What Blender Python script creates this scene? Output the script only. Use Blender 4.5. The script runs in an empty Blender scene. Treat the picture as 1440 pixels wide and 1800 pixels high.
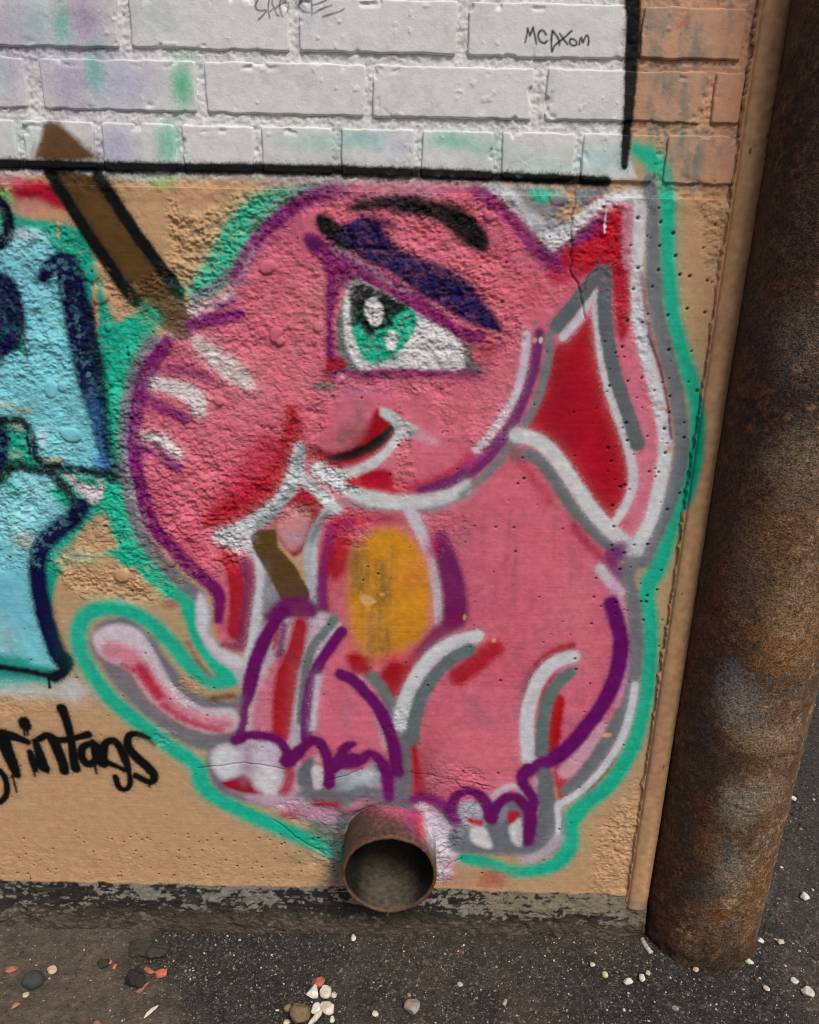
import bpy, bmesh, math, random
import numpy as np

# ---------------------------------------------------------------- camera, sky, sun, exposure
PITCH, ROLL, DIST, EYE = math.radians(18.0), math.radians(1.3), 1.06, 1.12
FPX, PW, PH = 1331.0, 1440.0, 1800.0
scene = bpy.context.scene
col = scene.collection
cam_data = bpy.data.cameras.new("camera")
cam = bpy.data.objects.new("camera", cam_data); col.objects.link(cam)
fw = np.array([0, math.cos(PITCH), -math.sin(PITCH)])
up0 = np.array([0, math.sin(PITCH), math.cos(PITCH)])
RT = math.cos(ROLL)*np.array([1., 0, 0]) + math.sin(ROLL)*up0
UP = -math.sin(ROLL)*np.array([1., 0, 0]) + math.cos(ROLL)*up0
CC = np.array([0, -DIST, EYE])
from mathutils import Matrix, Vector
cam.matrix_world = Matrix(((RT[0], UP[0], -fw[0], CC[0]), (RT[1], UP[1], -fw[1], CC[1]),
                           (RT[2], UP[2], -fw[2], CC[2]), (0, 0, 0, 1)))
cam_data.sensor_fit = 'VERTICAL'; cam_data.sensor_height = 24.0
cam_data.lens = 24.0*FPX/PH
cam_data.clip_start = 0.02; cam_data.clip_end = 400
scene.camera = cam

SUN_EL, SUN_AZ = math.radians(54), math.radians(152)
world = bpy.data.worlds.new("World"); scene.world = world; world.use_nodes = True
wn = world.node_tree.nodes; wl = world.node_tree.links
sky = wn.new('ShaderNodeTexSky'); sky.sky_type = 'NISHITA'; sky.sun_disc = False
sky.sun_elevation = SUN_EL; sky.sun_rotation = SUN_AZ
sky.air_density = 1.0; sky.dust_density = 4.0; sky.ozone_density = 1.0
wl.new(sky.outputs[0], wn['Background'].inputs[0]); wn['Background'].inputs[1].default_value = 0.055
sd = bpy.data.lights.new("sun", 'SUN'); sd.energy = 1.5; sd.angle = math.radians(22); sd.color = (1, .965, .915)
sun = bpy.data.objects.new("sun", sd); col.objects.link(sun)
sv = Vector((math.sin(SUN_AZ)*math.cos(SUN_EL), math.cos(SUN_AZ)*math.cos(SUN_EL), math.sin(SUN_EL)))
sun.rotation_euler = (-sv).to_track_quat('-Z', 'Y').to_euler(); sun.location = (3, -3, 4)
vs = scene.view_settings; vs.view_transform = 'Standard'; vs.look = 'None'; vs.exposure = 0.4; vs.gamma = 1.0

# ---------------------------------------------------------------- survey of the place: a traced point -> metres on the wall / on the ground
def _ray(x, y): return fw + RT*((x-PW/2)/FPX) + UP*((PH/2-y)/FPX)
def wall_at(x, y, Y=0.0):
    d = _ray(x, y); t = (Y-CC[1])/d[1]; p = CC+t*d; return p[0], p[2]
def ground_at(x, y, Z=0.0):
    d = _ray(x, y); t = (Z-CC[2])/d[2]; p = CC+t*d; return p[0], p[1]
def ground_z(x): return -0.012 + 0.012*np.clip(x, -2, 2)

scene.cycles.max_bounces = 4; scene.cycles.diffuse_bounces = 3; scene.cycles.glossy_bounces = 2; scene.cycles.filter_width = 1.0
# ---------------------------------------------------------------- numpy canvas of the wall face: pigment and relief, 1 mm cells
STEP = 0.001
CX0, CX1, CZ0, CZ1 = -0.95, 0.47, -0.04, 1.47
NX, NZ = int(round((CX1-CX0)/STEP)), int(round((CZ1-CZ0)/STEP))
GX = (CX0 + (np.arange(NX)+.5)*STEP).astype(np.float32)
GZ = (CZ0 + (np.arange(NZ)+.5)*STEP).astype(np.float32)
rng = np.random.default_rng(7)
def sstep(a, b, x):
    t = np.clip((x-a)/(b-a), 0, 1); return t*t*(3-2*t)
def vnoise(ny, nx, cy, cx):
    """smooth value noise in -1..1 with cells of cy x cx samples"""
    gy, gx = int(ny/cy)+3, int(nx/cx)+3
    g = rng.uniform(-1, 1, (gy, gx)).astype(np.float32)
    y = np.arange(ny)/cy; x = np.arange(nx)/cx
    iy = y.astype(int); ix = x.astype(int)
    ty = (y-iy).astype(np.float32); tx = (x-ix).astype(np.float32)
    ty = ty*ty*(3-2*ty); tx = tx*tx*(3-2*tx)
    rows = g[:, ix]*(1-tx) + g[:, ix+1]*tx
    return rows[iy]*(1-ty)[:, None] + rows[iy+1]*ty[:, None]
def fbm(cell, octs=4, gain=.55, ax=1.0):
    o = 0; a = 1; s = 0
    for k in range(octs):
        c = max(cell/2**k, 1.0)
        o = o + a*vnoise(NZ, NX, c, max(c*ax, 1.0)); s += a; a *= gain
    return o/s
WHITE = rng.random((NZ, NX)).astype(np.float32)
GRAIN = .55*WHITE + .45*(vnoise(NZ, NX, 2.2, 2.2)*.5+.5)
N_BIG, N_MID, N_SM = fbm(60), fbm(22), fbm(7, 3)

def lin(c): 
    c = np.asarray(c, float)/255
    return np.where(c <= .04045, c/12.92, ((c+.055)/1.055)**2.4)
GAIN = 1.30
def pig(c): return np.clip(lin(c)*GAIN, .004, .86).astype(np.float32)

def zs(r, pts):
    """points read off an enlarged detail r=(x0,y0,k)"""
    return [(r[0]+p[0]/r[2], r[1]+p[1]/r[2]) + tuple(p[2:]) for p in pts]
def catmull(P, closed=False, n=7):
    P = np.asarray(P, float)
    if len(P) < 3: 
        t = np.linspace(0, 1, n+1)[:, None]; return P[0]*(1-t)+P[1]*t
    if closed: Q = np.vstack([P[-1], P, P[0], P[1]])
    else: Q = np.vstack([2*P[0]-P[1], P, 2*P[-1]-P[-2]])
    out = []
    t = np.linspace(0, 1, n, endpoint=False)[:, None]
    for i in range(len(Q)-3):
        a, b, c, d = Q[i:i+4]
        out.append(.5*((2*b)+(c-a)*t+(2*a-5*b+4*c-d)*t*t+(3*b-a-3*c+d)*t**3))
    out = np.vstack(out)
    return out if closed else np.vstack([out, P[-1]])
def mm_per_px(x, y):
    a = np.array(wall_at(x, y)); b = np.array(wall_at(x+1, y)); c = np.array(wall_at(x, y+1))
    return .5*(np.hypot(*(b-a))+np.hypot(*(c-a)))
CAN = np.zeros((NZ, NX, 3), np.float32)
RGH = np.zeros((NZ, NX), np.float32)      # how eroded the concrete is, 0..1
HGT = np.zeros((NZ, NX), np.float32)      # relief in metres, + towards the street
def window(x0, x1, z0, z1):
    i0, i1 = max(0, int((x0-CX0)/STEP)), min(NX, int((x1-CX0)/STEP)+2)
    j0, j1 = max(0, int((z0-CZ0)/STEP)), min(NZ, int((z1-CZ0)/STEP)+2)
    return i0, i1, j0, j1
def lay(sl, alpha, c, grain):
    j0, j1, i0, i1 = sl
    if grain > 0:
        g = GRAIN[j0:j1, i0:i1]-.5
        alpha = np.clip(alpha + g*min(grain, 1)*2.6*alpha*(1-alpha), 0, 1)
    vv = 1 + .10*N_MID[j0:j1, i0:i1] + .07*N_SM[j0:j1, i0:i1] + .08*N_BIG[j0:j1, i0:i1]
    CAN[j0:j1, i0:i1] += (pig(c)*vv[..., None]-CAN[j0:j1, i0:i1])*alpha[..., None]
def seg_dist(X, Z, P, W=None):
    best = np.full(X.shape, 9., np.float32)
    for k in range(len(P)-1):
        ax, az = P[k]; bx, bz = P[k+1]
        dx, dz = bx-ax, bz-az; L = dx*dx+dz*dz+1e-12
        t = np.clip(((X-ax)*dx+(Z-az)*dz)/L, 0, 1)
        d = np.hypot(X-ax-t*dx, Z-az-t*dz)
        if W is not None: d = d-(W[k]+(W[k+1]-W[k])*t)
        np.minimum(best, d, out=best)
    return best
def S(pts, w, c, soft=5, a=1.0, grain=.7, miss=.22, wob=1.2, sm=True):
    """a sprayed line: traced points (x, y[, width]) with width and softness in photo pixels"""
    pts = [p if len(p) == 3 else (p[0], p[1], w) for p in pts]
    A = catmull(pts) if sm else np.asarray(pts, float)
    s = np.array([mm_per_px(p[0], p[1]) for p in A])
    P = np.array([wall_at(p[0], p[1]) for p in A]); W = A[:, 2]*.5*s
    so = soft*s.mean()*.85; m = W.max()+so*4+.008
    i0, i1, j0, j1 = window(P[:, 0].min()-m, P[:, 0].max()+m, P[:, 1].min()-m, P[:, 1].max()+m)
    if i1 <= i0 or j1 <= j0: return
    X, Z = np.meshgrid(GX[i0:i1], GZ[j0:j1])
    d = seg_dist(X, Z, P, W) + wob*.001*(N_SM[j0:j1, i0:i1]+.6*N_MID[j0:j1, i0:i1])
    al = a*sstep(so, -so, d)
    if miss: al = al*(1-miss*RGH[j0:j1, i0:i1]*sstep(.0, .9, -N_SM[j0:j1, i0:i1]*2.2))
    if soft > 2:      # drifting overspray: a thin veil and single droplets
        q = np.exp(-np.clip(d, 0, 1)/(so*1.7+.001)); al = np.maximum(al, a*.16*q)
        al = np.maximum(al, np.where(WHITE[j0:j1, i0:i1] < .42*q*q, .8*a, 0)*sstep(so*3.6+.004, 0, d))
    lay((j0, j1, i0, i1), al, c, grain)
def poly_sd(P, X, Z):
    d = seg_dist(X, Z, np.vstack([P, P[:1]]))
    ins = np.zeros(X.shape, bool); n = len(P)
    for k in range(n):
        ax, az = P[k]; bx, bz = P[(k+1) % n]
        if az == bz: continue
        ins ^= ((az > Z) != (bz > Z)) & (X < (bx-ax)*(Z-az)/(bz-az)+ax)
    return np.where(ins, -d, d)
def F(pts, c, soft=5, a=1.0, grain=.7, sm=True, wob=1.5, miss=.15, n=5):
    """a filled field of paint"""
    A = catmull(pts, True, n) if sm else np.asarray(pts, float)
    s = mm_per_px(A[:, 0].mean(), np.clip(A[:, 1].mean(), 0, 1700))
    P = np.array([wall_at(p[0], p[1]) for p in A]); so = soft*s; m = so*1.3+.004
    i0, i1, j0, j1 = window(P[:, 0].min()-m, P[:, 0].max()+m, P[:, 1].min()-m, P[:, 1].max()+m)
    if i1 <= i0 or j1 <= j0: return
    X, Z = np.meshgrid(GX[i0:i1], GZ[j0:j1])
    d = poly_sd(P, X, Z) + wob*.001*(N_SM[j0:j1, i0:i1]+N_MID[j0:j1, i0:i1])
    al = a*sstep(so, -so, d)
    if miss: al = al*(1-miss*RGH[j0:j1, i0:i1]*sstep(.0, .9, -N_SM[j0:j1, i0:i1]*2.2))
    lay((j0, j1, i0, i1), al, c, grain)
def B(x, y, rx, ry, c, a=.8, grain=.8, p=1.0):
    """a soft puff of spray"""
    s = mm_per_px(x, y); cx, cz = wall_at(x, y); rx *= s; ry *= s
    i0, i1, j0, j1 = window(cx-2*rx, cx+2*rx, cz-2*ry, cz+2*ry)
    if i1 <= i0 or j1 <= j0: return
    X, Z = np.meshgrid(GX[i0:i1], GZ[j0:j1])
    q = ((X-cx)/rx)**2+((Z-cz)/ry)**2
    lay((j0, j1, i0, i1), a*np.exp(-q**p*1.2)*sstep(4, 2.4, q), c, grain)
def rough(pts, v=1.0, soft=14):
    A = catmull(pts, True, 5); P = np.array([wall_at(p[0], p[1]) for p in A]); so = soft*.0008
    i0, i1, j0, j1 = window(P[:, 0].min()-.02, P[:, 0].max()+.02, P[:, 1].min()-.02, P[:, 1].max()+.02)
    X, Z = np.meshgrid(GX[i0:i1], GZ[j0:j1])
    d = poly_sd(P, X, Z)+.012*N_MID[j0:j1, i0:i1]+.004*N_SM[j0:j1, i0:i1]
    al = sstep(so, -so, d)
    r = RGH[j0:j1, i0:i1]; r += (v-r)*al

# --- where the concrete face has lost its skin
rough([(-300, 300), (0, 310), (60, 335), (130, 420), (230, 500), (300, 430), (300, 350), (430, 335), (600, 318), (800, 318), (900, 350),
       (930, 430), (930, 560), (880, 640), (820, 680), (700, 700), (600, 690), (560, 790), (640, 850), (560, 900), (470, 930), (420, 1000),
       (330, 1030), (270, 1060), (130, 1040), (60, 1000), (-300, 1010)])
rough([(60, 320), (110, 320), (115, 385), (30, 395), (20, 340)], 0, 6)
rough([(330, 325), (400, 320), (400, 350), (345, 380), (320, 360)], .1, 8)
rough([(200, 330), (260, 345), (245, 420), (205, 400)], .15, 8)
rough([(520, 385), (560, 370), (570, 430), (530, 440)], .1, 6)
rough([(940, 420), (1010, 330), (1090, 340), (1110, 420), (1120, 560), (1085, 560), (1040, 470), (980, 540), (920, 520)], .75)
rough([(1125, 480), (1140, 600), (1160, 720), (1140, 720), (1105, 560)], .5, 8)
rough([(1240, 330), (1300, 340), (1275, 480), (1230, 450)], .7)
rough([(1110, 1370), (1130, 1440), (1100, 1570), (1040, 1570), (1050, 1480)], .75)
rough([(690, 720), (720, 720), (725, 860), (700, 870)], .7, 6)
rough([(760, 700), (800, 700), (800, 760), (770, 760)], .7, 6)
rough([(820, 690), (900, 640), (890, 760), (840, 800), (815, 760)], .6, 8)
rough([(570, 900), (660, 905), (640, 960), (580, 960)], .6, 10)
rough([(740, 905), (820, 905), (815, 950), (770, 970)], .6, 10)
rough([(300, 1190), (360, 1200), (340, 1250), (300, 1230)], .55, 8)
rough([(270, 1270), (310, 1275), (310, 1310), (275, 1310)], .6, 6)
rough([(690, 1250), (720, 1255), (715, 1290), (690, 1290)], .5, 6)
rough([(740, 1360), (830, 1350), (860, 1400), (800, 1500), (790, 1570), (740, 1570)], .7)
rough([(480, 1410), (600, 1430), (600, 1560), (530, 1540), (540, 1470)], .65)
rough([(-300, 1490), (500, 1500), (500, 1560), (-300, 1550)], .22, 30)
rough([(-300, 1230), (60, 1225), (80, 1260), (-300, 1270)], .35, 20)

# --- pigment, back to front
TAN=(189,151,113); WHT=(212,211,208); COOL=(196,198,205); PINK=(211,104,125); RED=(164,4,30); PUR=(104,14,92); TEAL=(22,176,142)
GREY=(108,113,120); CYAN=(122,200,214); NAVY=(12,12,58); BLK=(13,13,15); BRN=(88,62,32); ORA=(208,138,34); LAV=(182,172,190)
CAN[:] = pig(TAN)
v = .5+.5*N_BIG
CAN *= (1+.10*(v-.5)[..., None]*np.array([1, 1, .9]))
tw = sstep(.1, .8, N_MID)[..., None]*.35
CAN += (pig((188,138,108))-CAN)*tw
# white brick field, tan margin right of the black upright, grey blue streaks on it
F([(-420,-160),(1118,-160),(1112,100),(1104,200),(1098,255),(1120,312),(1060,318),(400,312),(-420,300)], WHT, 4, sm=False)
F([(1125,-160),(1350,-160),(1310,330),(1180,330),(1120,260)], (196,148,118), 20, .9)
for k in range(80):
    x = rng.uniform(1140,1290); y = rng.uniform(0,290); 
    if (x<1235) or rng.random()<.25:
        S([(x,y),(x-3,y+rng.uniform(15,55))], rng.uniform(3,11), (128,124,112) if rng.random()<.7 else (112,128,116), 5, rng.uniform(.4,.8), 1.0, 0)
for (x,y,rx,ry,a) in [(1180,25,42,24,.55),(1160,45,25,18,.45),(1150,130,30,18,.45),(1180,160,14,30,.4),(1240,150,8,22,.5),(1235,265,9,38,.6),(1190,260,10,22,.45),(1232,60,8,22,.5)]:
    B(x,y,rx,ry,(122,120,112),a,1.2)
for (x,y,rx,ry) in [(1270,60,40,40),(1285,170,25,40),(1270,275,26,36)]: B(x,y,rx,ry,(205,148,118),.6)
S([(1192,48),(1200,42),(1209,36)],7,(196,84,70),3,.8)
B(1200,22,7,5,(196,84,70),.6)
# faded lilac and mint drifts on the left bricks
for (x,y,rx,ry,c,a) in [(20,60,60,60,LAV,.55),(150,40,40,60,(172,156,180),.6),(120,150,40,60,(176,164,186),.6),(20,150,30,45,(186,168,190),.6),(220,140,70,50,(184,180,198),.6),
    (210,260,50,40,(178,178,200),.6),(90,60,40,50,(176,190,196),.5),(110,40,14,30,(130,190,176),.6),(165,130,16,30,(132,186,180),.7),(320,150,18,34,(96,190,150),.75),(300,250,16,36,(120,196,176),.7),
    (280,30,50,40,(180,190,190),.5),(40,240,40,40,(182,200,198),.5),(-60,100,60,80,LAV,.5),(170,85,25,10,(140,190,176),.5),(330,95,30,10,(160,195,184),.4),(170,70,14,14,(150,190,184),.5),(0,130,20,30,(150,196,190),.5),
    (560,250,70,16,(160,205,192),.6),(640,245,50,16,(140,200,196),.75),(700,260,50,20,(186,188,206),.5),(800,250,60,16,(150,205,188),.7),(790,245,26,12,(110,200,164),.6),(860,262,40,20,(150,200,190),.6),(930,285,60,16,(170,206,200),.5),
    (20,60,70,60,(170,156,182),.5),(150,30,44,50,(160,140,172),.55),(60,40,40,40,(150,184,190),.5),(120,150,50,50,(164,148,180),.5),(215,150,60,40,(166,168,196),.5),(110,50,16,36,(96,180,160),.6),(165,130,20,34,(100,180,172),.6),(320,150,20,36,(70,184,140),.6),(290,260,20,40,(100,190,166),.6),(205,255,40,30,(164,160,196),.5),
    (1060,280,50,26,(160,204,200),.7),(1000,290,50,20,(178,206,204),.5),(540,40,20,40,(190,190,200),.4),(230,10,20,30,(185,180,190),.4)]:
    B(x,y,rx,ry,c,a,1.1)
# brown brush handle where it crosses the bricks
F(zs((0,0,3),[(232,648),(300,640),(350,680),(440,760),(512,845),(180,840),(215,720)]), (96,68,40), 8)
S(zs((0,0,3),[(215,660),(200,740),(175,830)]), 6, WHT, 3, .6)
# --- left lettering
F([(-420,318),(20,312),(0,380),(-420,420)], (186,150,120), 8)
F(zs((0,290,5.538),[(110,140),(260,150),(520,190),(640,380),(620,440),(330,330),(140,330)]), (168,20,52), 9, 1, 1.0)
B(60,332,44,16,(168,14,44),.9); B(98,356,14,12,(168,16,44),.8); B(55,366,36,14,(196,110,120),.6)
B(12,318,30,12,(196,110,126),.7)
F([(-420,385),(-40,372),(10,372),(50,383),(110,392),(150,410),(165,450),(180,500),(200,560),(240,560),(300,640),(235,760),(240,900),(262,960),(230,1000),(180,975),(110,1000),(90,1100),(100,1190),(60,1200),(-420,1210)], (22,160,134), 7)
B(8,345,16,14,(110,190,110),.8); B(5,360,20,16,(90,190,120),.6)
F(zs((0,290,5.538),[(545,460),(580,470),(575,680),(550,690)]), TAN, 3)
for p in [[(163,505),(172,500),(172,580),(163,600)],[(200,500),(225,520),(235,545),(205,565),(200,530)]]: F(p, (190,150,112), 4)
F([(-420,440),(-30,425),(30,405),(75,410),(95,440),(115,470),(140,560),(165,680),(190,780),(205,840),(140,832),(85,826),(140,880),(110,930),(72,985),(70,1060),(90,1130),(100,1180),(40,1170),(-420,1150)], CYAN, 6)
B(40,412,40,9,(196,196,198),.8)
for (x,y,rx,ry,c,a) in [(30,430,40,30,(150,200,210),.5),(60,520,30,60,(130,200,214),.5),(60,760,50,40,(120,196,205),.5),(60,860,70,40,(150,205,215),.5),(20,920,50,50,(150,208,222),.5),(10,1050,40,70,(110,180,210),.6),(45,950,20,16,(190,160,130),.6),(10,1120,20,40,(170,165,140),.35)]:
    B(x,y,rx,ry,c,a,1.1)
F([(-420,1150),(0,1150),(60,1168),(95,1180),(90,1205),(0,1195),(-420,1190)], (40,150,140), 9)
B(60,1215,90,16,(190,196,196),.75); B(125,1210,22,28,(188,198,206),.75); B(10,1205,60,12,(150,196,186),.6)
# counters of the letter, patches between the lines
F([(8,565),(26,552),(36,580),(46,625),(30,612),(6,612)], (36,140,112), 4)
F([(-40,745),(10,740),(40,752),(50,790),(70,826),(40,822),(0,838),(-40,840)], (28,156,128), 5)
B(30,748,12,9,(206,190,184),.8); B(26,800,12,9,(180,190,180),.5); B(75,768,8,16,(196,196,194),.6)
B(42,722,16,7,(150,120,60),.8); B(10,712,16,8,(186,190,150),.7); B(95,810,20,8,(170,130,60),.8)
F(zs((0,680,5.538),[(610,850),(800,880),(1010,940),(980,1100),(880,1130),(740,1010)]), (200,190,190), 5)
F(zs((0,680,5.538),[(720,870),(880,890),(960,930),(940,970),(800,930)]), (28,150,120), 4)
F(zs((0,680,5.538),[(480,1000),(620,1000),(720,1110),(640,1170),(540,1080)]), (24,160,124), 5)
S([(10,845),(30,858)],16,(40,160,136),6,.7)
F([(180,905),(130,950),(100,990),(150,985),(215,960),(240,975),(250,1000),(200,1010),(110,1060),(120,1100),(150,1080),(260,1050),(310,1030),(240,945)], (190,150,112), 8)
B(140,980,40,14,(120,180,150),.55)
S([(-70,370),(-20,350),(5,362),(14,390),(8,420),(-20,436),(-70,430)], 22, (10,8,40), 4)
S([(-60,500),(-10,492),(12,500),(24,530),(30,560),(20,600),(-30,620)], 32, (14,16,62), 7)
F([(-80,488),(6,486),(26,502),(36,535),(30,565),(8,585),(4,640),(-80,660)], (13,14,56), 7, .97, 1.2, miss=.3)
S([(33,556),(44,600),(49,632)], 4, (40,40,50), 3, .8)
S([(60,560),(42,470),(70,480)], 10, (90,150,170), 8, .3)
S([(76,490,22),(96,464,34),(118,470,46),(130,520,52),(144,590,54),(158,650,54),(177,720,50),(193,780,46),(206,838,42)], 38, NAVY, 7, 1, 1.2, .3, 2.5)
S([(158,540),(168,610),(190,720),(203,800)], 12, (10,12,40), 5, .9)
B(172,812,14,14,(70,120,180),.7); S([(160,690),(172,760),(180,815)],14,(60,110,170),7,.55,1.4)
S([(-40,760),(0,752),(0,820),(-40,820)], 18, (12,14,58), 6)
S([(-30,735),(10,738),(38,742),(56,770),(64,800),(74,818),(100,822),(140,826),(180,832),(216,842)], 15, (14,15,17), 4, .96, 1.1, .35, 2.5)
S([(46,770),(50,785),(54,797)], 6, (14,15,17), 2)
S([(-60,870),(0,840),(25,818),(50,825),(70,830)], 18, (14,15,17), 5, .96, 1.1, .3, 2.5)
S([(84,826),(100,845),(120,866),(138,888)], 17, (14,15,17), 4, .96, 1.1, .3, 2.2)
S([(142,890),(128,912),(104,930),(78,955),(66,990),(70,1040),(84,1100),(100,1145),(114,1165)], 31, NAVY, 6, 1, 1.1, .3, 1.8)
S([(116,1160),(112,1180),(96,1190)], 20, (8,8,32), 5)
S([(-80,1166),(0,1173),(50,1180),(92,1190)], 11, (16,20,26), 4)
S([(86,1192),(88,1208)], 5, BLK, 2)
# --- brush handle
F([(88,305),(180,318),(258,420),(316,505),(330,548),(342,600),(326,610),(292,582),(246,536),(180,452),(120,372)], BRN, 4)
B(190,360,30,40,(112,80,46),.5); B(300,540,24,24,(110,84,60),.4)
S([(84,302),(118,352),(150,405),(186,458),(214,500),(238,530)], 23, BLK, 4, 1, .9, .2)
S([(172,312),(196,345),(226,392),(262,442),(296,488),(315,512)], 23, BLK, 4, 1, .9, .2)
B(285,320,30,12,(150,190,110),.75); B(250,312,50,8,(190,215,210),.7); B(335,345,40,16,(200,150,120),.5)
# --- the elephant: teal halo
T=[(590,332,30),(530,345,40),(470,362,48),(425,400,50),(395,450,48),(370,490,46),(345,512,30)]
S(T, 48, TEAL, 12, .95, 1.0, .3)
S([(262,560,40),(235,590,50),(215,640,44),(205,720,24),(212,800,20)], 30, TEAL, 8, .9)
S([(205,870,40),(220,930,50),(250,985,40),(290,1030,30),(325,1052,30),(338,1085,28),(352,1128,26),(378,1165,26),(404,1192,24)], 30, TEAL, 6)
S([(404,1193),(375,1198),(340,1176),(300,1130),(262,1094),(215,1072),(170,1072),(142,1095),(140,1135),(160,1180),(195,1228),(245,1270),(300,1312),(345,1345),(360,1385),(410,1418),(480,1450),(545,1478),(592,1498)], 29, (30,174,144), 8)
S([(560,1455),(590,1480),(600,1500)], 30, (60,110,100), 10, .7)
S([(1118,262,22),(1150,285,34),(1172,340,32),(1173,450,31),(1183,560,31),(1208,650,30),(1225,715,30),(1222,790,32),(1200,860,34),(1180,920,30),(1158,990,36),(1138,1040,30),(1143,1110,29),(1138,1200,29),(1116,1300,29),(1075,1375,29),(1022,1420,32),(1003,1450,30),(1000,1490,29),(970,1522,28),(910,1532,22),(860,1518,24),(815,1508,22)], 30, TEAL, 8)
B(1150,320,26,20,(200,150,110),.3)
S([(860,1545),(872,1545)], 30, (176,92,80), 12, .8)
# grey under-halo
for pts,w in [([(1142,320),(1148,450),(1153,540),(1172,620),(1190,700),(1198,770),(1190,840),(1165,910),(1132,985)],27),
              ([(1098,1005),(1116,1080),(1116,1170),(1098,1250),(1062,1315),(1010,1385)],24),
              ([(268,600),(240,650),(224,720),(220,800),(228,870),(250,940),(300,1005),(345,1045)],24),
              ([(345,525),(378,505),(410,480)],22)]:
    S(pts,w,GREY,5,.95)
F([(165,1110),(185,1090),(230,1090),(270,1125),(300,1165),(340,1215),(400,1232),(420,1240),(420,1300),(380,1320),(330,1310),(270,1270),(210,1215),(175,1165),(158,1140)], GREY, 7)
F([(350,1040),(372,1075),(372,1120),(420,1160),(440,1160),(430,1220),(410,1180),(370,1150),(345,1095)], (178,178,188), 6)
F([(418,1290),(368,1320),(368,1365),(400,1400),(480,1420),(560,1452),(640,1465),(690,1470),(780,1490),(850,1500),(950,1505),(985,1480),(985,1420),(900,1380),(600,1300)], GREY, 7)
# pink silhouette
F([(575,332),(520,352),(465,400),(435,460),(405,505),(340,545),(335,595),(295,600),(258,650),(240,720),(234,800),(246,870),(275,935),(320,985),(365,1025),(388,1050),(380,1110),(405,1140),(445,1140),(462,1060),
   (470,950),(520,880),(560,900),(555,1000),(560,1080),(480,1090),(445,1160),(420,1290),(540,1380),(640,1380),(720,1400),(800,1420),(900,1400),(960,1380),(1020,1390),(1080,1290),(1100,1180),(1095,1060),(1075,1000),
   (1120,970),(1150,890),(1165,790),(1150,680),(1128,580),(1115,450),(1108,360),(1050,360),(985,430),(955,440),(905,380),(850,335),(760,318),(660,318)], PINK, 4)
for (x,y,rx,ry,c,a) in [(520,420,50,50,(214,112,128),.5),(480,600,60,60,(204,98,118),.5),(700,600,80,60,(206,110,128),.4),(860,520,50,60,(214,104,118),.5),(560,520,30,40,(190,120,128),.5),(740,340,40,18,(176,120,134),.6),
      (620,720,40,50,(196,110,136),.6),(420,760,80,60,(216,110,132),.5),(880,900,60,80,(212,106,126),.5),(960,1000,70,60,(216,104,122),.5),(1030,1120,50,70,(218,106,122),.5),
      (830,1240,20,26,(160,98,124),.6),(850,1270,40,16,(176,98,122),.55),(610,1250,16,36,(176,110,130),.6),(780,1330,20,24,(176,100,120),.5),(1005,1270,16,22,(170,104,128),.5),(900,1040,30,40,(200,92,112),.4),(840,1040,10,14,(176,96,118),.6),
      (820,940,18,30,(150,96,104),.6),(850,930,10,60,(186,92,112),.5),(1005,1015,5,40,(150,90,96),.5),(905,990,5,60,(176,86,104),.6),(895,930,4,50,(166,92,104),.6),(880,1210,50,30,(214,108,126),.5),(640,1340,20,30,(190,112,130),.4),
      (805,1290,30,60,(214,110,124),.5),(745,930,30,14,(150,100,100),.4)]:
    B(x,y,rx,ry,c,a,1.0)
for k in range(46):     # thin drips and brush streaks in the pink
    x=rng.uniform(800,1050); y=rng.uniform(880,1250)
    S([(x,y),(x+rng.uniform(-2,2),y+rng.uniform(20,90))], rng.uniform(2,6), (186,88,108) if rng.random()<.6 else (222,124,140), 4, .3, .8, 0)
for (x,y,rx,ry,c,a) in [(500,400,40,50,(150,60,110),.45),(560,345,60,20,(150,70,120),.45),(640,335,60,16,(160,110,130),.5),(800,335,50,16,(150,70,110),.4),(890,440,40,50,(186,84,104),.5),(930,520,26,50,(200,80,100),.5),(300,700,40,90,(186,80,104),.4),(280,880,40,60,(176,64,100),.45),
      (340,960,50,40,(190,70,96),.5),(440,700,60,50,(222,124,140),.5),(520,640,40,50,(216,120,136),.5),(480,500,50,40,(186,96,112),.5),(540,560,26,50,(176,108,112),.45),(860,700,40,60,(222,120,130),.5),(780,720,50,40,(214,106,122),.5),(620,340,40,12,(120,60,90),.4),
      (860,1100,60,50,(198,92,112),.5),(930,950,50,40,(206,92,112),.4),(1000,1080,40,60,(224,118,132),.5),(760,1290,26,60,(196,86,104),.4),(880,1330,60,40,(220,114,126),.5),(900,1180,40,40,(196,84,106),.4),(840,900,60,30,(196,90,110),.5)]:
    B(x,y,rx,ry,c,a,1.0)
# --- ear
F([(1003,430),(1040,395),(1090,362),(1102,372),(1105,470),(1112,560),(1090,600),(1078,520),(1062,470),(1040,480),(985,500),(962,480)], (170,8,36), 8)
B(990,480,30,26,(206,70,100),.6); B(1010,500,20,20,(210,90,110),.5)
F(zs((840,300,4.235),[(1085,255),(1150,250),(1165,330),(1165,560),(1140,720),(1085,700),(1075,450)]), (192,122,142), 5)
F(zs((840,300,4.235),[(690,490),(800,400),(940,330),(945,490),(830,525),(700,570)]), (112,26,96), 6)
S(zs((840,300,4.235),[(520,660),(610,570),(700,480),(780,400)]), 18, (128,26,92), 6, .85)
S(zs((840,300,4.235),[(960,460),(800,620),(680,640)]), 30, (186,8,32), 9, .7)
F([(1040,555),(1052,620),(1078,700),(1100,780),(1104,850),(1085,905),(1062,915),(1020,860),(980,800),(940,765),(925,745),(950,700),(965,640),(985,595),(1010,585)], (170,4,34), 7)
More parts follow.
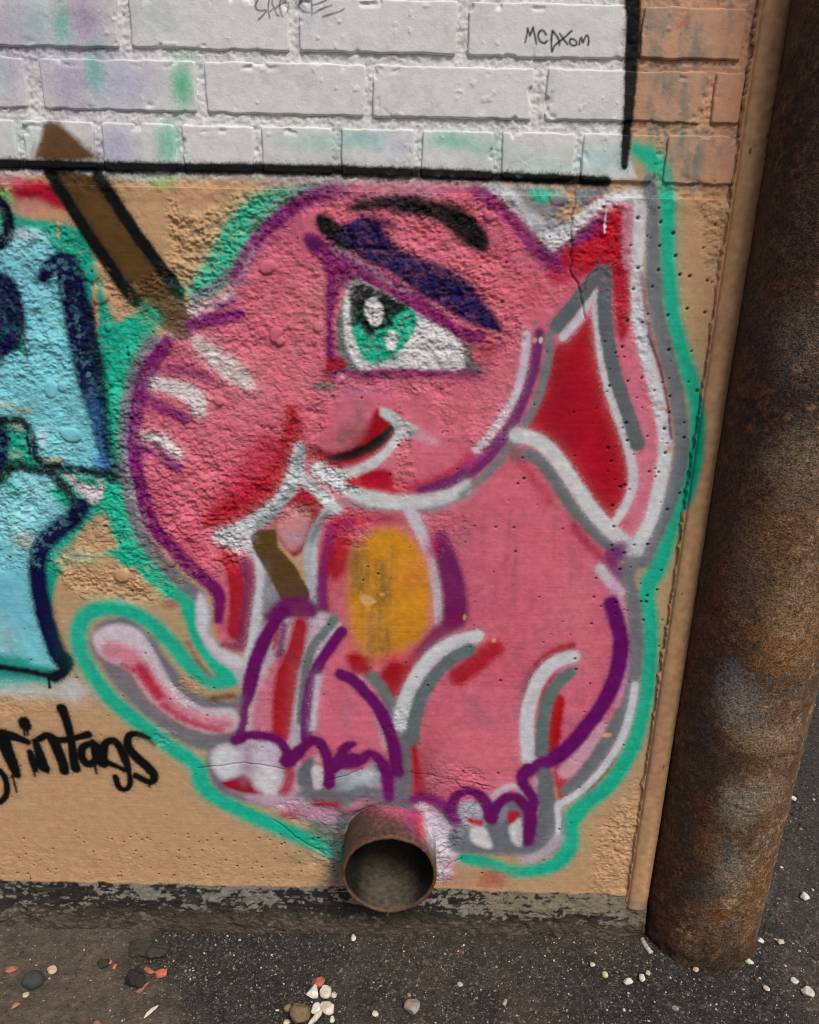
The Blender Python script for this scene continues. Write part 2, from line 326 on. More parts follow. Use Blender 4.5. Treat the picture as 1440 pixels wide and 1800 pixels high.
B(985,690,30,60,(140,8,34),.6); B(1060,640,10,50,(150,6,36),.5); B(1000,760,30,30,(150,16,44),.4); B(1030,810,20,40,(196,10,52),.5)
F([(1098,640),(1120,700),(1142,780),(1135,880),(1105,955),(1085,935),(1112,870),(1118,800),(1105,720)], (212,112,136), 5)
B(1085,925,20,24,(196,30,60),.8)
S([(990,592),(1020,556),(1044,515),(1050,560),(1058,630),(1075,700),(1100,770),(1113,830),(1108,870),(1090,905),(1078,922)], 15, (206,200,206), 4, 1, .8, .15)
S([(978,574),(1015,528),(1058,478),(1064,500),(1063,550),(1076,640),(1100,715),(1121,780)], 25, (96,102,106), 3, 1, .5, .1)
S(zs((840,300,4.235),[(520,590),(650,470),(780,350),(930,235),(1060,195),(1180,190),(1208,300),(1200,500),(1195,700),(1185,850),(1190,1000),(1205,1100)]), 21, (206,205,208), 4, 1, 1.0, .2, 2)
S([(1122,555),(1133,610),(1152,680),(1166,745),(1169,790),(1160,850),(1145,910),(1120,962)], 23, (205,206,214), 4, 1, .8, .15)
S([(1140,590),(1158,640),(1172,700),(1180,770)], 4, (110,30,80), 2.5, .9)
S([(1128,480),(1137,560),(1148,610)], 6, (120,70,110), 4, .6)
S([(1107,640),(1122,700),(1148,800)], 7, (214,130,160), 5, .4)
S(zs((840,300,4.235),[(955,290),(948,380),(945,460)]), 3.6, (214,212,214), 1.2, 1, .3, 0)
# white and grey wedge between head and ear
F(zs((840,300,4.235),[(40,90),(240,110),(400,280),(520,370),(680,400),(640,480),(500,580),(470,520),(380,420),(200,240)]), (198,200,203), 6)
S(zs((840,300,4.235),[(320,120),(420,250),(540,320)]), 22, (130,140,146), 7, .8)
F(zs((840,300,4.235),[(380,125),(545,125),(545,225),(440,240)]), (60,176,150), 4)
S(zs((840,300,4.235),[(440,440),(520,420),(600,400)]), 14, (132,132,142), 5, .8)
F(zs((840,300,4.235),[(740,130),(940,130),(900,190),(760,270)]), (126,130,138), 5)
S(zs((840,300,4.235),[(935,185),(820,245)]), 3, (150,30,70), 3, .7)
F(zs((840,300,4.235),[(550,150),(620,140),(680,210),(670,265),(560,280)]), (150,150,148), 3)
B(982,342,10,10,(110,190,170),.6); B(985,360,16,6,(130,96,104),.7)
S(zs((840,300,4.235),[(560,310),(640,350),(700,390)]), 10, (96,92,98), 6, .6)
# head outline
S([(590,328),(535,350),(490,384),(455,415),(432,455),(418,488)], 26, (112,22,98), 6, .95, 1.1, .3)
S([(405,510),(425,490),(445,440)], 10, (190,150,170), 6, .5)
S([(836,330),(862,352),(895,380),(922,410),(945,440),(968,458)], 24, (128,30,104), 7, .9, 1.1, .2)
S([(955,440),(985,470)], 22, (120,24,92), 8, .6)
S([(470,320),(560,318),(640,322),(760,330)], 14, (190,150,170), 8, .45, 1.3)
# brow
E2=(520,330,3.789)
F(zs(E2,[(350,120),(420,80),(560,50),(720,50),(860,70),(1000,100),(1130,150),(1230,240),(1280,340),(1270,410),(1200,410),(1100,350),(1000,270),(880,200),(740,180),(600,150),(450,170),(380,170)]), (19,18,20), 9, 1, 1.4, miss=.06, wob=2.5)
S(zs(E2,[(1080,200,30),(1180,290,36),(1240,380,26)]), 30, (13,12,13), 7, .9)
F(zs(E2,[(140,180),(210,180),(290,230),(360,240),(330,300),(420,400),(300,420),(190,330),(130,240)]), (16,17,19), 6, 1, 1.3, miss=.06)
B(650,405,30,10,(206,110,124),.5); B(720,395,40,10,(206,104,118),.5)
S(zs(E2,[(480,60),(700,20),(900,40)]), 10, (150,110,120), 8, .5, 1.4)
# lid
F(zs(E2,[(310,300),(400,200),(520,200),(600,300),(720,430),(900,490),(1050,550),(1160,640),(1250,750),(1340,870),(1390,960),(1260,950),(1050,850),(800,690),(600,560),(420,470)]), (32,18,72), 8, 1, 1.3, miss=.16)
B(650,400,30,16,(44,24,82),.6); B(715,455,30,12,(66,46,100),.55); B(775,505,60,18,(18,12,64),.8); B(615,418,26,18,(24,24,56),.7); B(690,465,16,9,(16,14,70),.8)
S(zs(E2,[(420,230),(560,210),(640,260)]), 14, (60,24,80), 8, .6)
F(zs(E2,[(50,320),(120,300),(260,400),(420,490),(600,580),(800,700),(1000,850),(1150,930),(1260,970),(1230,1040),(1100,1020),(960,960),(800,840),(620,740),(450,640),(330,640),(270,760),(250,900),(260,1130),(200,1130),(200,800),(190,560),(90,430)]), (114,16,94), 6, .96, 1.2, miss=.25)
S(zs(E2,[(640,660),(800,780),(960,900)]), 8, (176,60,124), 6, .5, 1.3)
S(zs(E2,[(240,400),(330,440),(480,530),(640,640),(760,700)]), 6, (150,136,156), 4, .6, 1.3)
B(552,428,20,14,(74,22,84),.8)
S(zs(E2,[(250,1230),(450,1235),(700,1235),(1000,1225),(1190,1225)]), 22, (122,40,96), 7, .88, 1.2)
S(zs(E2,[(1150,1270),(1250,1250)]), 18, (142,54,102), 10, .5)
# eye
F(zs(E2,[(330,680),(390,620),(520,660),(700,760),(830,850),(960,920),(1110,1040),(1130,1200),(900,1210),(600,1200),(420,1200),(350,1100),(320,900)]), (206,204,204), 4)
F(zs(E2,[(270,900),(300,780),(335,740),(335,900),(345,1020),(390,1130),(440,1200),(350,1215),(290,1130),(270,1010)]), (102,106,107), 4)
F(zs(E2,[(420,760),(640,760),(780,810),(808,880),(790,960),(720,1060),(640,1130),(520,1170),(440,1130),(400,1030),(370,920)]), (20,164,130), 4)
S(zs(E2,[(440,1150),(560,1180),(700,1110)]), 6, (90,130,118), 5, .6)
F(zs(E2,[(370,660),(450,640),(560,680),(680,750),(760,790),(660,860),(640,920),(540,950),(480,970),(430,910),(370,920),(350,800)]), (15,17,18), 5, .98, 1.2, miss=.2)
S(zs(E2,[(470,920),(490,970)]), 12, (10,24,22), 5, .9); B(690,548,10,6,(40,70,64),.6)
S(zs(E2,[(338,760),(338,900),(352,1030),(400,1150),(440,1190)]), 9, (206,208,208), 3)
F(zs(E2,[(470,760),(520,730),(570,780),(580,840),(560,910),(500,910),(460,830)]), (210,207,205), 4)
F(zs(E2,[(600,980),(650,950),(675,1010),(660,1080),(605,1070)]), (216,213,212), 4)
S(zs(E2,[(1140,1060),(1160,1180)]), 15, (90,98,97), 5, .9); S(zs(E2,[(1180,1210),(1230,1200)]), 9, (100,104,104), 5, .8)
S(zs(E2,[(340,650),(400,620)]), 10, (92,96,96), 4, .8)
B(856,616,24,20,(136,34,54),.75); B(882,596,14,20,(110,60,90),.5)
F(zs(E2,[(260,1120),(320,1140),(330,1200),(220,1210),(215,1160)]), (150,8,30), 4, .9); S([(576,640),(573,662)],6,(170,10,36),4,.8)
S([(556,678),(580,680)], 11, (98,112,108), 5, .9, 1.1)
B(602,662,8,6,(206,150,160),.7)
B(640,686,60,10,(176,110,140),.5)
# mouth
F([(534,790),(545,782),(600,788),(640,750),(660,716),(676,730),(692,750),(696,766),(660,798),(600,822),(545,815)], (156,4,28), 6)
F([(545,780),(580,770),(640,700),(660,715),(630,780),(590,798)], (190,104,120), 8, .6)
B(615,760,26,18,(104,74,66),.55); B(600,775,14,10,(96,80,70),.5); B(632,735,8,16,(100,84,80),.5)
S([(578,806,10),(610,802,18),(645,790,20),(675,768,18),(692,750,8)], 18, (10,9,9), 5, 1)
S([(585,818),(620,812),(660,796)],6,(172,6,36),4,.8)
S([(558,822,16),(585,834,20),(620,832,20),(655,815,18),(682,792,15),(700,768,15),(714,750,16)], 18, (204,202,204), 3.5)
F([(668,716),(690,722),(712,740),(735,752),(720,768),(700,766),(690,745),(670,732)], (188,196,196), 4)
S([(720,758,18),(745,768,16),(768,778,10)], 16, (206,170,180), 8, .6); B(722,762,14,8,(120,124,128),.7)
# cheek red
S([(470,790,40),(440,850,60),(400,890,50)], 60, (176,22,52), 26, .75, 1.6, .2, 3)
S([(514,722,18),(514,770,38),(500,825,52),(466,872,58),(420,898,50),(375,916,30)], 40, RED, 11, .97, 1.5, .2, 3)
S([(460,800),(430,860)], 60, (190,40,70), 24, .35, 1.6)
B(367,917,7,7,(200,16,56),.9)
# white Y of the chin, collar and trunk mouth
S([(526,786,14),(524,810,22),(514,845,24),(494,880,24),(462,908,25),(430,928,27),(392,942,24)], 24, (194,202,204), 5, 1, 1.1, .08, 1)
S([(512,862),(490,896),(462,920),(452,930)], 15, (112,126,130), 7, .75)
S([(530,790),(528,812)], 14, (110,120,126), 5, .8)
S([(524,835),(548,856),(572,878),(590,895)], 21, (198,208,208), 5, 1, 1.0, .08)
S([(562,828),(590,848),(640,872),(700,883),(760,880),(815,858)], 27, (200,204,206), 5)
S([(596,878),(650,893),(710,900),(770,894),(820,872)], 8, (120,130,136), 5, .7)
F(zs((400,680,4.8),[(990,795),(1100,750),(1300,690),(1440,780),(1440,880),(1250,870),(1110,850)]), (170,6,36), 6)
S([(690,862),(760,848),(820,815),(860,775)], 16, (186,16,52), 9, .75); B(828,800,16,12,(196,30,70),.7)
B(660,850,26,10,(186,10,48),.7); B(700,840,10,26,(214,110,124),.7)
S([(735,862,10),(785,850,20),(830,825,24),(868,790,24),(900,745,20),(925,690,20),(940,640,20),(948,586,18)], 20, (112,18,98), 5)
S([(822,822),(850,795)], 12, (170,60,130), 6, .6)
S([(926,588),(921,640),(908,690),(886,730),(862,765),(838,790)], 13, (206,192,204), 4)
S([(966,590),(962,640),(945,700),(918,755),(885,800),(850,838),(812,866)], 15, (112,120,122), 5, .9)
S([(820,850),(780,872),(720,886),(650,882)], 14, (208,206,208), 6, .7)
# shoulder strap
S([(905,800),(940,802),(966,830),(990,868),(1020,908),(1056,944),(1095,976)], 22, (104,110,114), 5)
S([(908,764),(940,772),(970,795),(996,830),(1020,866),(1048,905),(1082,940),(1118,968)], 25, (206,206,208), 4)
S([(905,800),(930,830),(965,880)], 16, (176,14,40), 9, .5)
S([(1010,925),(1040,965),(1075,990)], 14, (160,14,50), 7, .7)
S([(1108,968),(1128,940)], 16, (206,208,214), 5)
S([(1090,965),(1075,985),(1085,1010)], 26, (110,20,104), 9, .85)
S([(1056,1000),(1072,1022),(1090,1042)], 16, (206,200,210), 5, .9)
S([(1115,985),(1105,1010)], 22, GREY, 8, .8)
# trunk: outer purple, ticks
S([(300,592),(272,612),(252,655),(238,705),(226,770),(232,850),(246,905)], 8, (190,186,196), 5, .75)
S([(340,548),(375,535),(405,522)], 16, (200,190,198), 6, .8)
S([(294,602,24),(264,645,30),(246,695,28),(238,740,25),(235,790,25),(244,840,24),(256,895,24),(274,932,24),(302,962,24),(335,998,24),(364,1022,24),(384,1042,24),(386,1065,20),(383,1090,16)], 25, (112,16,96), 5, 1, 1.1, .25, 1.8)
S([(338,572,24),(375,562,24),(420,553,20)], 22, (114,18,100), 6, .95, 1.1, .25)
S([(385,540),(410,530)], 12, (120,24,104), 6, .8)
S([(300,650),(335,652),(364,664)], 16, (122,20,92), 7, .8)
S([(258,698),(284,717),(325,735)], 19, (114,18,96), 6, .9); S([(250,788),(283,800),(310,820)], 20, (112,18,96), 6, .9)
S([(350,602,22),(378,628,34),(412,655,34),(438,676,18)], 30, (206,198,196), 8, .93, 1.2, .3, 2.5)
S([(274,674,22),(312,684,30),(345,702,30),(350,724,20)], 28, (208,202,202), 6, .95, 1.2, .3, 2.5)
S([(254,768,14),(286,776,22),(314,798,16)], 20, (206,202,202), 6, .95, 1.1, .25, 2)
B(365,590,14,10,(196,110,120),.5)
# trunk tip
F([(352,1045),(366,1080),(362,1110),(385,1135),(430,1160),(440,1180),(400,1165),(360,1130),(345,1085)], (204,200,208), 5)
F([(385,955),(400,985),(392,1020),(400,1060),(392,1120),(415,1135),(440,1120),(448,1040),(440,980),(420,955)], (205,112,130), 5)
B(385,1000,12,14,(176,104,124),.6)
S([(398,970,26),(412,1005,30),(418,1055,28),(414,1110,28)], 28, (168,4,24), 6, .95)
S([(434,990),(440,1030),(436,1080),(428,1125)], 22, (124,18,74), 6, .9)
S([(392,1135),(430,1140)], 14, (110,20,70), 6, .6)
S([(440,948,22),(456,985,16),(460,1030,18),(454,1080,20),(448,1125,20),(436,1160,16)], 18, (202,206,212), 5, 1, 1.0, .2)
S([(472,1020),(472,1070),(462,1120)], 14, (120,128,132), 6, .8)
S([(385,946,20),(410,958,20),(440,962,18)], 20, (205,204,208), 6, .95)
B(396,928,20,6,(80,84,88),.5)
# gap under the chin and lower handle
F(zs((370,850,5.333),[(770,130),(870,60),(980,130),(1050,230),(1020,340),(940,480),(880,620),(790,690),(700,600),(620,480),(610,360),(700,200)]), (150,16,34), 5)
F(zs((370,850,5.333),[(700,230),(830,190),(930,270),(920,400),(850,560),(760,640),(670,540),(610,430),(620,340)]), (196,130,132), 6)
B(517,945,16,14,(186,160,176),.6); B(532,893,10,14,(90,60,56),.6)
S(zs((370,850,5.333),[(1110,280),(1020,420),(960,560),(930,700),(960,860),(980,1020),(1020,1200),(1050,1300)]), 22, (170,182,186), 5)
S(zs((370,850,5.333),[(1090,290),(1000,420),(950,520)]), 10, (104,120,124), 5, .8)
S(zs((370,850,5.333),[(980,620),(980,800),(990,1020)]), 10, (206,206,212), 5, .8)
S(zs((370,850,5.333),[(960,1180),(1030,1330)]), 18, (112,116,116), 5, .85)
F([(468,1030),(500,1050),(490,1075),(465,1100),(462,1060)], (140,142,146), 5)
F(zs((370,850,5.333),[(400,470),(600,430),(640,580),(770,740),(870,900),(920,1000),(905,1110),(690,1100),(600,960),(480,750),(400,600)]), (90,66,36), 3.5)
B(470,1000,10,20,(110,90,90),.5)
# belly
F([(565,930),(600,905),(680,900),(740,905),(765,960),(780,1040),(785,1100),(740,1160),(700,1220),(650,1190),(610,1150),(570,1090),(560,1000)], (205,104,116), 6)
B(620,915,40,12,(190,16,60),.8); B(680,912,60,10,(150,40,60),.6)
S([(585,930),(573,985),(566,1030),(568,1085)], 20, (118,20,100), 6, .9)
S([(602,955,30),(594,990,36),(590,1010,20)], 34, (168,4,28), 10, .9); B(600,925,26,18,(180,20,70),.7); B(612,920,12,10,(110,26,104),.6)
S([(722,900,20),(738,930,20),(756,980,17),(768,1040,17),(772,1095,14)], 18, (200,192,204), 5)
S([(775,950,30),(790,1000,38),(800,1050,42),(800,1090,38)], 38, (108,22,88), 8, .95)
S([(800,1085),(772,1115),(750,1140),(730,1165)], 30, (120,16,76), 8, .85); B(758,965,14,26,(184,30,80),.6)
F([(655,938),(690,928),(722,945),(748,985),(758,1040),(754,1095),(730,1130),(690,1150),(650,1155),(622,1120),(612,1060),(618,1000),(632,960)], ORA, 14, 1, 1.0)
B(640,1140,20,14,(208,120,70),.6); B(725,1010,24,30,(206,120,60),.6); B(690,1150,30,16,(204,110,80),.5); B(675,940,30,10,(190,140,30),.6)
for k in range(44):
    x=rng.uniform(622,690); y=rng.uniform(955,1120)
    S([(x,y),(x+rng.uniform(-3,3),y+rng.uniform(20,70))], rng.uniform(3,7), (140,104,50) if rng.random()<.7 else (210,150,70), 5, .5, 1.2, 0)
S([(652,1080),(648,1150),(646,1180)], 10, (150,100,70), 6, .5, 1.2)
# crotch reds and middle legs
F([(610,1150),(640,1155),(662,1188),(690,1160),(730,1165),(790,1120),(840,1105),(800,1140),(740,1180),(705,1235),(690,1235),(662,1195),(625,1185)], (164,4,26), 8)
B(628,1168,16,16,(166,20,30),.8); B(700,1160,50,12,(200,60,70),.5)
S([(868,1140,34),(842,1160,36),(808,1188,36)], 34, (170,4,32), 10, .92, 1.6)
# left front leg
F([(470,1090),(545,1075),(590,1090),(570,1150),(545,1220),(540,1310),(500,1330),(430,1310),(430,1230),(450,1150)], (198,182,194), 6)
F([(455,1210),(500,1150),(500,1290),(445,1300)], (206,120,140), 8)
S([(475,1085,20),(500,1070,34),(530,1068,40),(545,1075,26)], 30, (108,18,88), 7, .95)
S([(528,1098,24),(520,1140,30),(505,1190,38),(498,1240,36),(494,1292,30)], 34, (166,4,26), 7, .97)
S([(488,1105),(482,1140)], 7, (190,10,40), 3, .8); S([(500,1100),(490,1150)], 12, (110,16,80), 5, .8)
S(zs((400,1040,4),[(400,130,20),(310,250,22),(225,420,24),(180,560,25),(150,700,22),(115,820,16),(105,920,15),(75,1060,16)]), 22, (104,14,92), 4)
S([(420,1225),(412,1270)], 14, (116,118,126), 5, .7)
S([(536,1180),(530,1240),(522,1300)], 18, (186,176,190), 6, .8)
S(zs((400,1040,4),[(750,200),(680,290),(600,390),(560,520),(545,640),(530,760),(520,900)]), 15, (104,116,118), 4); B(586,1088,7,9,(90,130,104),.6)
S(zs((400,1040,4),[(790,230),(720,320),(650,430)]), 5, (206,196,204), 3, .8)
S(zs((400,1040,4),[(800,280),(720,390),(640,520),(590,650),(565,780),(555,920),(555,1040)]), 19, (104,14,94), 3.5)
S(zs((400,1040,4),[(640,600),(620,760),(600,960)]), 10, (204,196,208), 5, .8)
S(zs((400,1040,4),[(930,620),(1020,760),(1080,900),(1120,1080)]), 16, (202,176,192), 6, .7)
S(zs((400,1040,4),[(1020,600),(1090,690),(1160,820)]), 19, (106,112,112), 3.5)
S(zs((400,1040,4),[(795,580),(880,620),(980,720),(1070,830),(1130,940),(1170,1060),(1190,1180)]), 21, (102,14,92), 3.5)
# right front leg
F([(700,1230),(720,1290),(726,1400),(690,1410),(690,1330),(680,1280)], (104,108,114), 5)
S([(838,1118,22),(800,1130,26),(765,1152,28),(735,1190,28),(714,1235,28),(704,1275,26)], 27, (205,206,210), 4, 1, .8, .1)
S([(824,1142),(790,1162),(758,1196),(736,1240),(724,1300),(716,1370)], 23, (100,110,112), 4)
S([(728,1315,8),(734,1360,16),(742,1400,26),(748,1420,30)], 16, (172,6,36), 6)
B(760,1380,26,30,(100,84,88),.5,1.4); B(750,1340,16,40,(130,60,70),.5)
# hind leg
S([(935,1185,10),(925,1215,18),(918,1260,14)], 20, (110,60,80), 12, .6)
S(zs((860,1080,4.5),[(650,255),(560,280),(470,330),(380,400)]), 14, (166,8,30), 5, .95)
S(zs((860,1080,4.5),[(400,400),(330,490),(290,600)]), 12, (120,20,50), 8, .7)
S(zs((860,1080,4.5),[(660,338),(560,362),(460,430),(385,530),(335,660),(305,800),(300,950),(315,1140)]), 23, (205,203,210), 4, 1, .8, .1)
S(zs((860,1080,4.5),[(520,480),(440,600),(400,760)]), 6, (160,10,36), 4, .8)
S(zs((860,1080,4.5),[(545,680),(530,800),(510,940),(500,1080)]), 22, (170,3,22), 4.5)
S(zs((860,1080,4.5),[(640,460),(560,530),(480,640),(440,780),(420,920),(415,1100)]), 21, (98,112,110), 3.5)
S(zs((860,1080,4.5),[(430,1240),(450,1400),(470,1600),(480,1700)]), 24, (104,108,112), 4)
F(zs((860,1080,4.5),[(505,1220),(600,1200),(620,1290),(590,1480),(555,1480)]), (182,8,36), 5)
S(zs((860,1080,4.5),[(900,900),(800,1040),(700,1150),(610,1240)]), 26, (214,160,182), 7, .9)
S(zs((860,1080,4.5),[(620,1390),(720,1300),(830,1160),(930,1000),(1010,860),(1080,700)]), 23, (106,110,114), 5)
S(zs((860,1080,4.5),[(1155,560),(1120,760),(1050,980),(930,1180),(800,1330),(680,1430),(545,1510)]), 12, (204,206,212), 3)
S(zs((860,1080,4.5),[(1000,1140),(900,1280),(780,1400)]), 4, (70,30,50), 4, .6)
S([(1078,1020),(1094,1070),(1100,1130),(1100,1180),(1085,1240)], 9, (214,150,190), 5, .7)
S(zs((860,1080,4.5),[(965,-90),(1010,60),(1040,200),(1030,380),(975,560),(880,740),(760,900),(640,1040),(520,1140),(400,1190)]), 27, (100,12,96), 4.5)
# tail
F([(163,1122),(178,1104),(210,1097),(245,1108),(268,1140),(292,1185),(322,1222),(360,1244),(412,1248),(414,1282),(365,1288),(308,1265),(262,1228),(232,1185),(200,1165),(175,1150)], (204,196,204), 6)
S([(196,1145,34),(222,1150,34),(248,1180,30),(275,1215,28),(310,1248,26),(360,1268,24),(400,1272,20)], 28, (210,124,144), 10, .9)
S([(215,1168),(232,1178)], 10, (160,40,70), 5, .7)
S([(248,1176),(262,1198),(278,1222)], 20, (178,20,54), 8, .9)
S([(286,1240),(330,1268),(386,1284)], 12, (180,36,70), 6, .8)
S([(372,1228),(408,1222)], 10, (110,64,44), 5, .8); B(330,1205,14,12,(190,140,104),.5)
S([(330,1130),(350,1165),(372,1190)], 8, (140,40,46), 5, .6); B(300,1062,14,10,(150,60,70),.6); B(236,1010,8,12,(150,60,80),.5)
# paws on the left
F([(372,1330),(385,1310),(420,1306),(480,1300),(520,1330),(540,1370),(510,1400),(440,1398),(395,1380)], (188,170,186), 7)
F([(374,1330),(395,1312),(424,1325),(424,1355),(400,1368),(378,1355)], (206,208,214), 9); F([(446,1318),(470,1306),(494,1320),(494,1345),(470,1350),(448,1340)], (202,190,204), 9); F([(450,1355),(474,1346),(494,1360),(494,1388),(470,1396),(452,1380)], (210,208,214), 8)
F([(388,1376),(410,1368),(432,1362),(446,1385),(462,1396),(430,1396),(402,1388)], (146,18,42), 6); B(428,1350,10,30,(170,150,170),.5)
S([(436,1312),(436,1352)], 8, (172,150,172), 6, .7)
S([(508,1340),(510,1370),(498,1395)], 18, (168,12,40), 7, .85)
F([(430,1400),(520,1400),(560,1420),(620,1430),(600,1448),(540,1440),(480,1420)], (190,160,180), 8, .9)
F(zs((350,1250,3.892),[(670,420),(740,330),(790,320),(800,420),(780,520),(680,520)]), (100,106,112), 5)
F(zs((350,1250,3.892),[(775,390),(830,370),(855,430),(840,530),(790,530)]), (208,202,208), 4)
B(562,1335,10,12,(190,200,210),.6); B(562,1342,6,5,(190,70,70),.6)
F(zs((350,1250,3.892),[(960,390),(1100,410),(1200,350),(1250,400),(1260,500),(1180,520),(1040,560),(900,560),(930,460)]), (150,158,168), 6)
B(634,1370,20,12,(196,200,206),.8); B(650,1360,16,8,(206,206,212),.7)
S(zs((350,1250,3.892),[(790,570),(900,560),(1000,580),(1130,540)]), 17, (104,110,114), 6, .9)
S(zs((350,1250,3.892),[(800,640),(870,640),(940,640)]), 10, (170,16,44), 6, .9)
F(zs((350,1250,3.892),[(560,700),(700,720),(900,740),(1000,700),(1150,620),(1100,600),(950,680),(760,680),(640,640)]), (186,132,154), 7, .8)
B(508,1432,20,10,(156,36,60),.7); B(620,1425,30,10,(150,50,76),.6); B(650,1410,20,14,(170,80,104),.5)
S([(680,1345),(682,1380),(684,1400)], 18, (112,22,94), 6, .9)
P1=(350,1250,3.892)
S(zs(P1,[(250,200),(285,190)]), 18, (104,14,92), 4)
S(zs(P1,[(330,165),(430,165),(520,190),(580,240),(610,310),(640,330)]), 17, (102,14,90), 4)
S(zs(P1,[(600,340,26),(660,300,24),(710,250,20),(770,205,18),(830,220,18),(870,300,18),(890,400,18),(890,500,20)]), 20, (102,14,90), 4)
S(zs(P1,[(930,390,18),(965,310,18),(1000,250,18),(1050,225,12)]), 18, (102,14,90), 4)
S(zs(P1,[(960,350,26),(1050,340,30),(1110,330,22),(1170,290,16),(1230,330,18),(1270,400,18),(1290,470,18),(1300,570,14)]), 20, (104,16,92), 4.5)
S(zs(P1,[(1240,0),(1300,130),(1340,260),(1350,360),(1360,420)]), 21, (102,14,92), 4)
# paws on the right
P2=(690,1320,3.892)
F(zs(P2,[(140,340),(230,350),(330,430),(400,520),(480,540),(520,650),(440,720),(400,820),(330,900),(300,760),(310,600),(240,480)]), (196,180,194), 6)
B(775,1480,20,26,(206,204,210),.7); B(790,1520,14,12,(200,150,165),.7); B(800,1545,22,10,(180,120,136),.6)
F(zs(P2,[(440,380),(520,340),(600,370),(640,450),(640,500),(520,520),(470,470)]), (170,174,184), 5)
F(zs(P2,[(520,540),(600,510),(660,560),(690,640),(650,670),(540,620)]), (206,204,206), 5)
F(zs(P2,[(400,540),(520,520),(540,640),(650,690),(400,680)]), (112,116,122), 6)
F(zs(P2,[(660,500),(790,500),(800,600),(850,650),(760,680),(690,640)]), (106,110,116), 6)
F(zs(P2,[(800,520),(870,460),(895,560),(880,650),(820,620)]), (206,204,208), 5)
S(zs(P2,[(530,480),(600,490)]), 10, (176,14,42), 4, .95); F(zs(P2,[(790,420),(860,410),(880,440),(800,500)]), (178,10,40), 4)
S(zs(P2,[(740,470),(760,400)]), 12, (150,150,160), 5, .8)
S(zs(P2,[(690,320),(760,260),(840,240),(900,290)]), 12, (206,190,200), 5, .9)
S(zs(P2,[(990,200),(1000,300),(1010,420)]), 12, (180,180,190), 6, .7)
F(zs(P2,[(1000,150),(1090,150),(1110,320),(1110,560),(1060,680),(900,720),(860,680),(960,640),(990,500)]), (104,108,112), 5)
S(zs(P2,[(1130,380),(1135,470),(1130,570)]), 8, (205,205,212), 3)
S(zs(P2,[(1130,600),(1060,680),(960,730),(900,740)]), 16, (186,172,184), 5, .9)
S(zs(P2,[(150,330),(220,315),(300,340),(370,400),(430,480)]), 17, (112,26,100), 5, .95)
S(zs(P2,[(400,400,20),(430,320,18),(490,280,16),(560,280,18),(620,330,20),(660,400,22),(680,470,18)]), 18, (104,16,94), 4)
S(zs(P2,[(670,450,22),(720,370,18),(780,320,18),(850,320,18),(900,370,20),(940,430,22),(940,540,22),(930,620,18)]), 20, (104,16,94), 4)
S(zs(P2,[(930,130,26),(890,170,22),(900,240,18),(960,320,18),(960,400,18)]), 20, (102,16,94), 4)
S([(604,1435),(592,1485),(588,1550)], 17, (82,90,90), 6, .85)  # shadow left of the drain pipe, painted on the wall as a grey stroke
B(550,1525,20,14,(208,176,132),.6); B(520,1510,18,10,(150,124,96),.6); B(575,1550,14,12,(150,128,104),.6)
S([(330,311),(480,313),(760,320),(1000,332)], 8, (196,186,188), 5, .5, 1.2)
S([(-200,304),(60,307)], 8, (196,180,180), 5, .5, 1.2)
S([(540,1500),(580,1525)], 6, (96,80,64), 5, .5)
F([(634,1052),(648,1048),(660,1056),(652,1064),(640,1064)], (212,164,104), 2)
# frame lines of the white field
S([(-300,284),(0,288),(150,292),(300,295),(480,297),(640,301),(800,307),(960,314),(1066,319)], 18, BLK, 3.2, 1, .8, .1)
S([(1114,-60,30),(1114,10,30),(1113,70,28),(1109,140,24),(1104,210,19),(1100,260,16),(1098,292,12)], 24, BLK, 3, 1, .6, .05)
# handwriting
def ink(r, strokes, w, c, soft=1.6, a=1.0):
    for st in strokes: S(zs(r, st), w, c, soft, a, .3, .0, .25)
ink((900,30,9),[[(210,400),(235,300),(248,180)],[(248,180),(285,295)],[(285,295),(335,165)],[(335,165),(360,290),(388,425)],
   [(540,275),(500,218),(445,225),(415,300),(450,385),(520,410),(555,375)],[(640,220),(625,380),(635,545)],[(645,220),(710,300),(745,370),(750,440)],
   [(635,545),(680,450),(760,380),(860,300),(948,215)],[(755,260),(820,350),(880,430)],[(985,350),(925,350),(920,420),(975,450),(1025,430),(1015,380),(960,345)],
   [(1065,435),(1080,350),(1100,330),(1120,400),(1160,320),(1195,290),(1215,350),(1210,440)]], 3.6, (22,22,24))
ink((420,0,6),[[(205,-20),(175,60),(200,105),(290,108)],[(290,115),(250,165),(207,205)],[(320,-20),(310,80),(322,185)],[(355,-20),(350,40),(370,80),(330,120)],[(375,100),(400,155),(420,165)],[(440,-10),(430,60),(445,140),(460,175)],
   [(385,90),(440,45),(510,15)],[(515,20),(512,130)],[(580,-20),(610,40)],[(665,0),(630,40),(650,90),(700,125),(745,135)],[(765,-20),(768,60),(772,165)],[(775,55),(840,40),(920,5)],[(795,142),(880,95),(980,58)],[(885,180),(1000,145),(1070,120),(1112,95)]], 2.8, (58,52,56), 1.5, .85)
G=(0,1220,4.8)
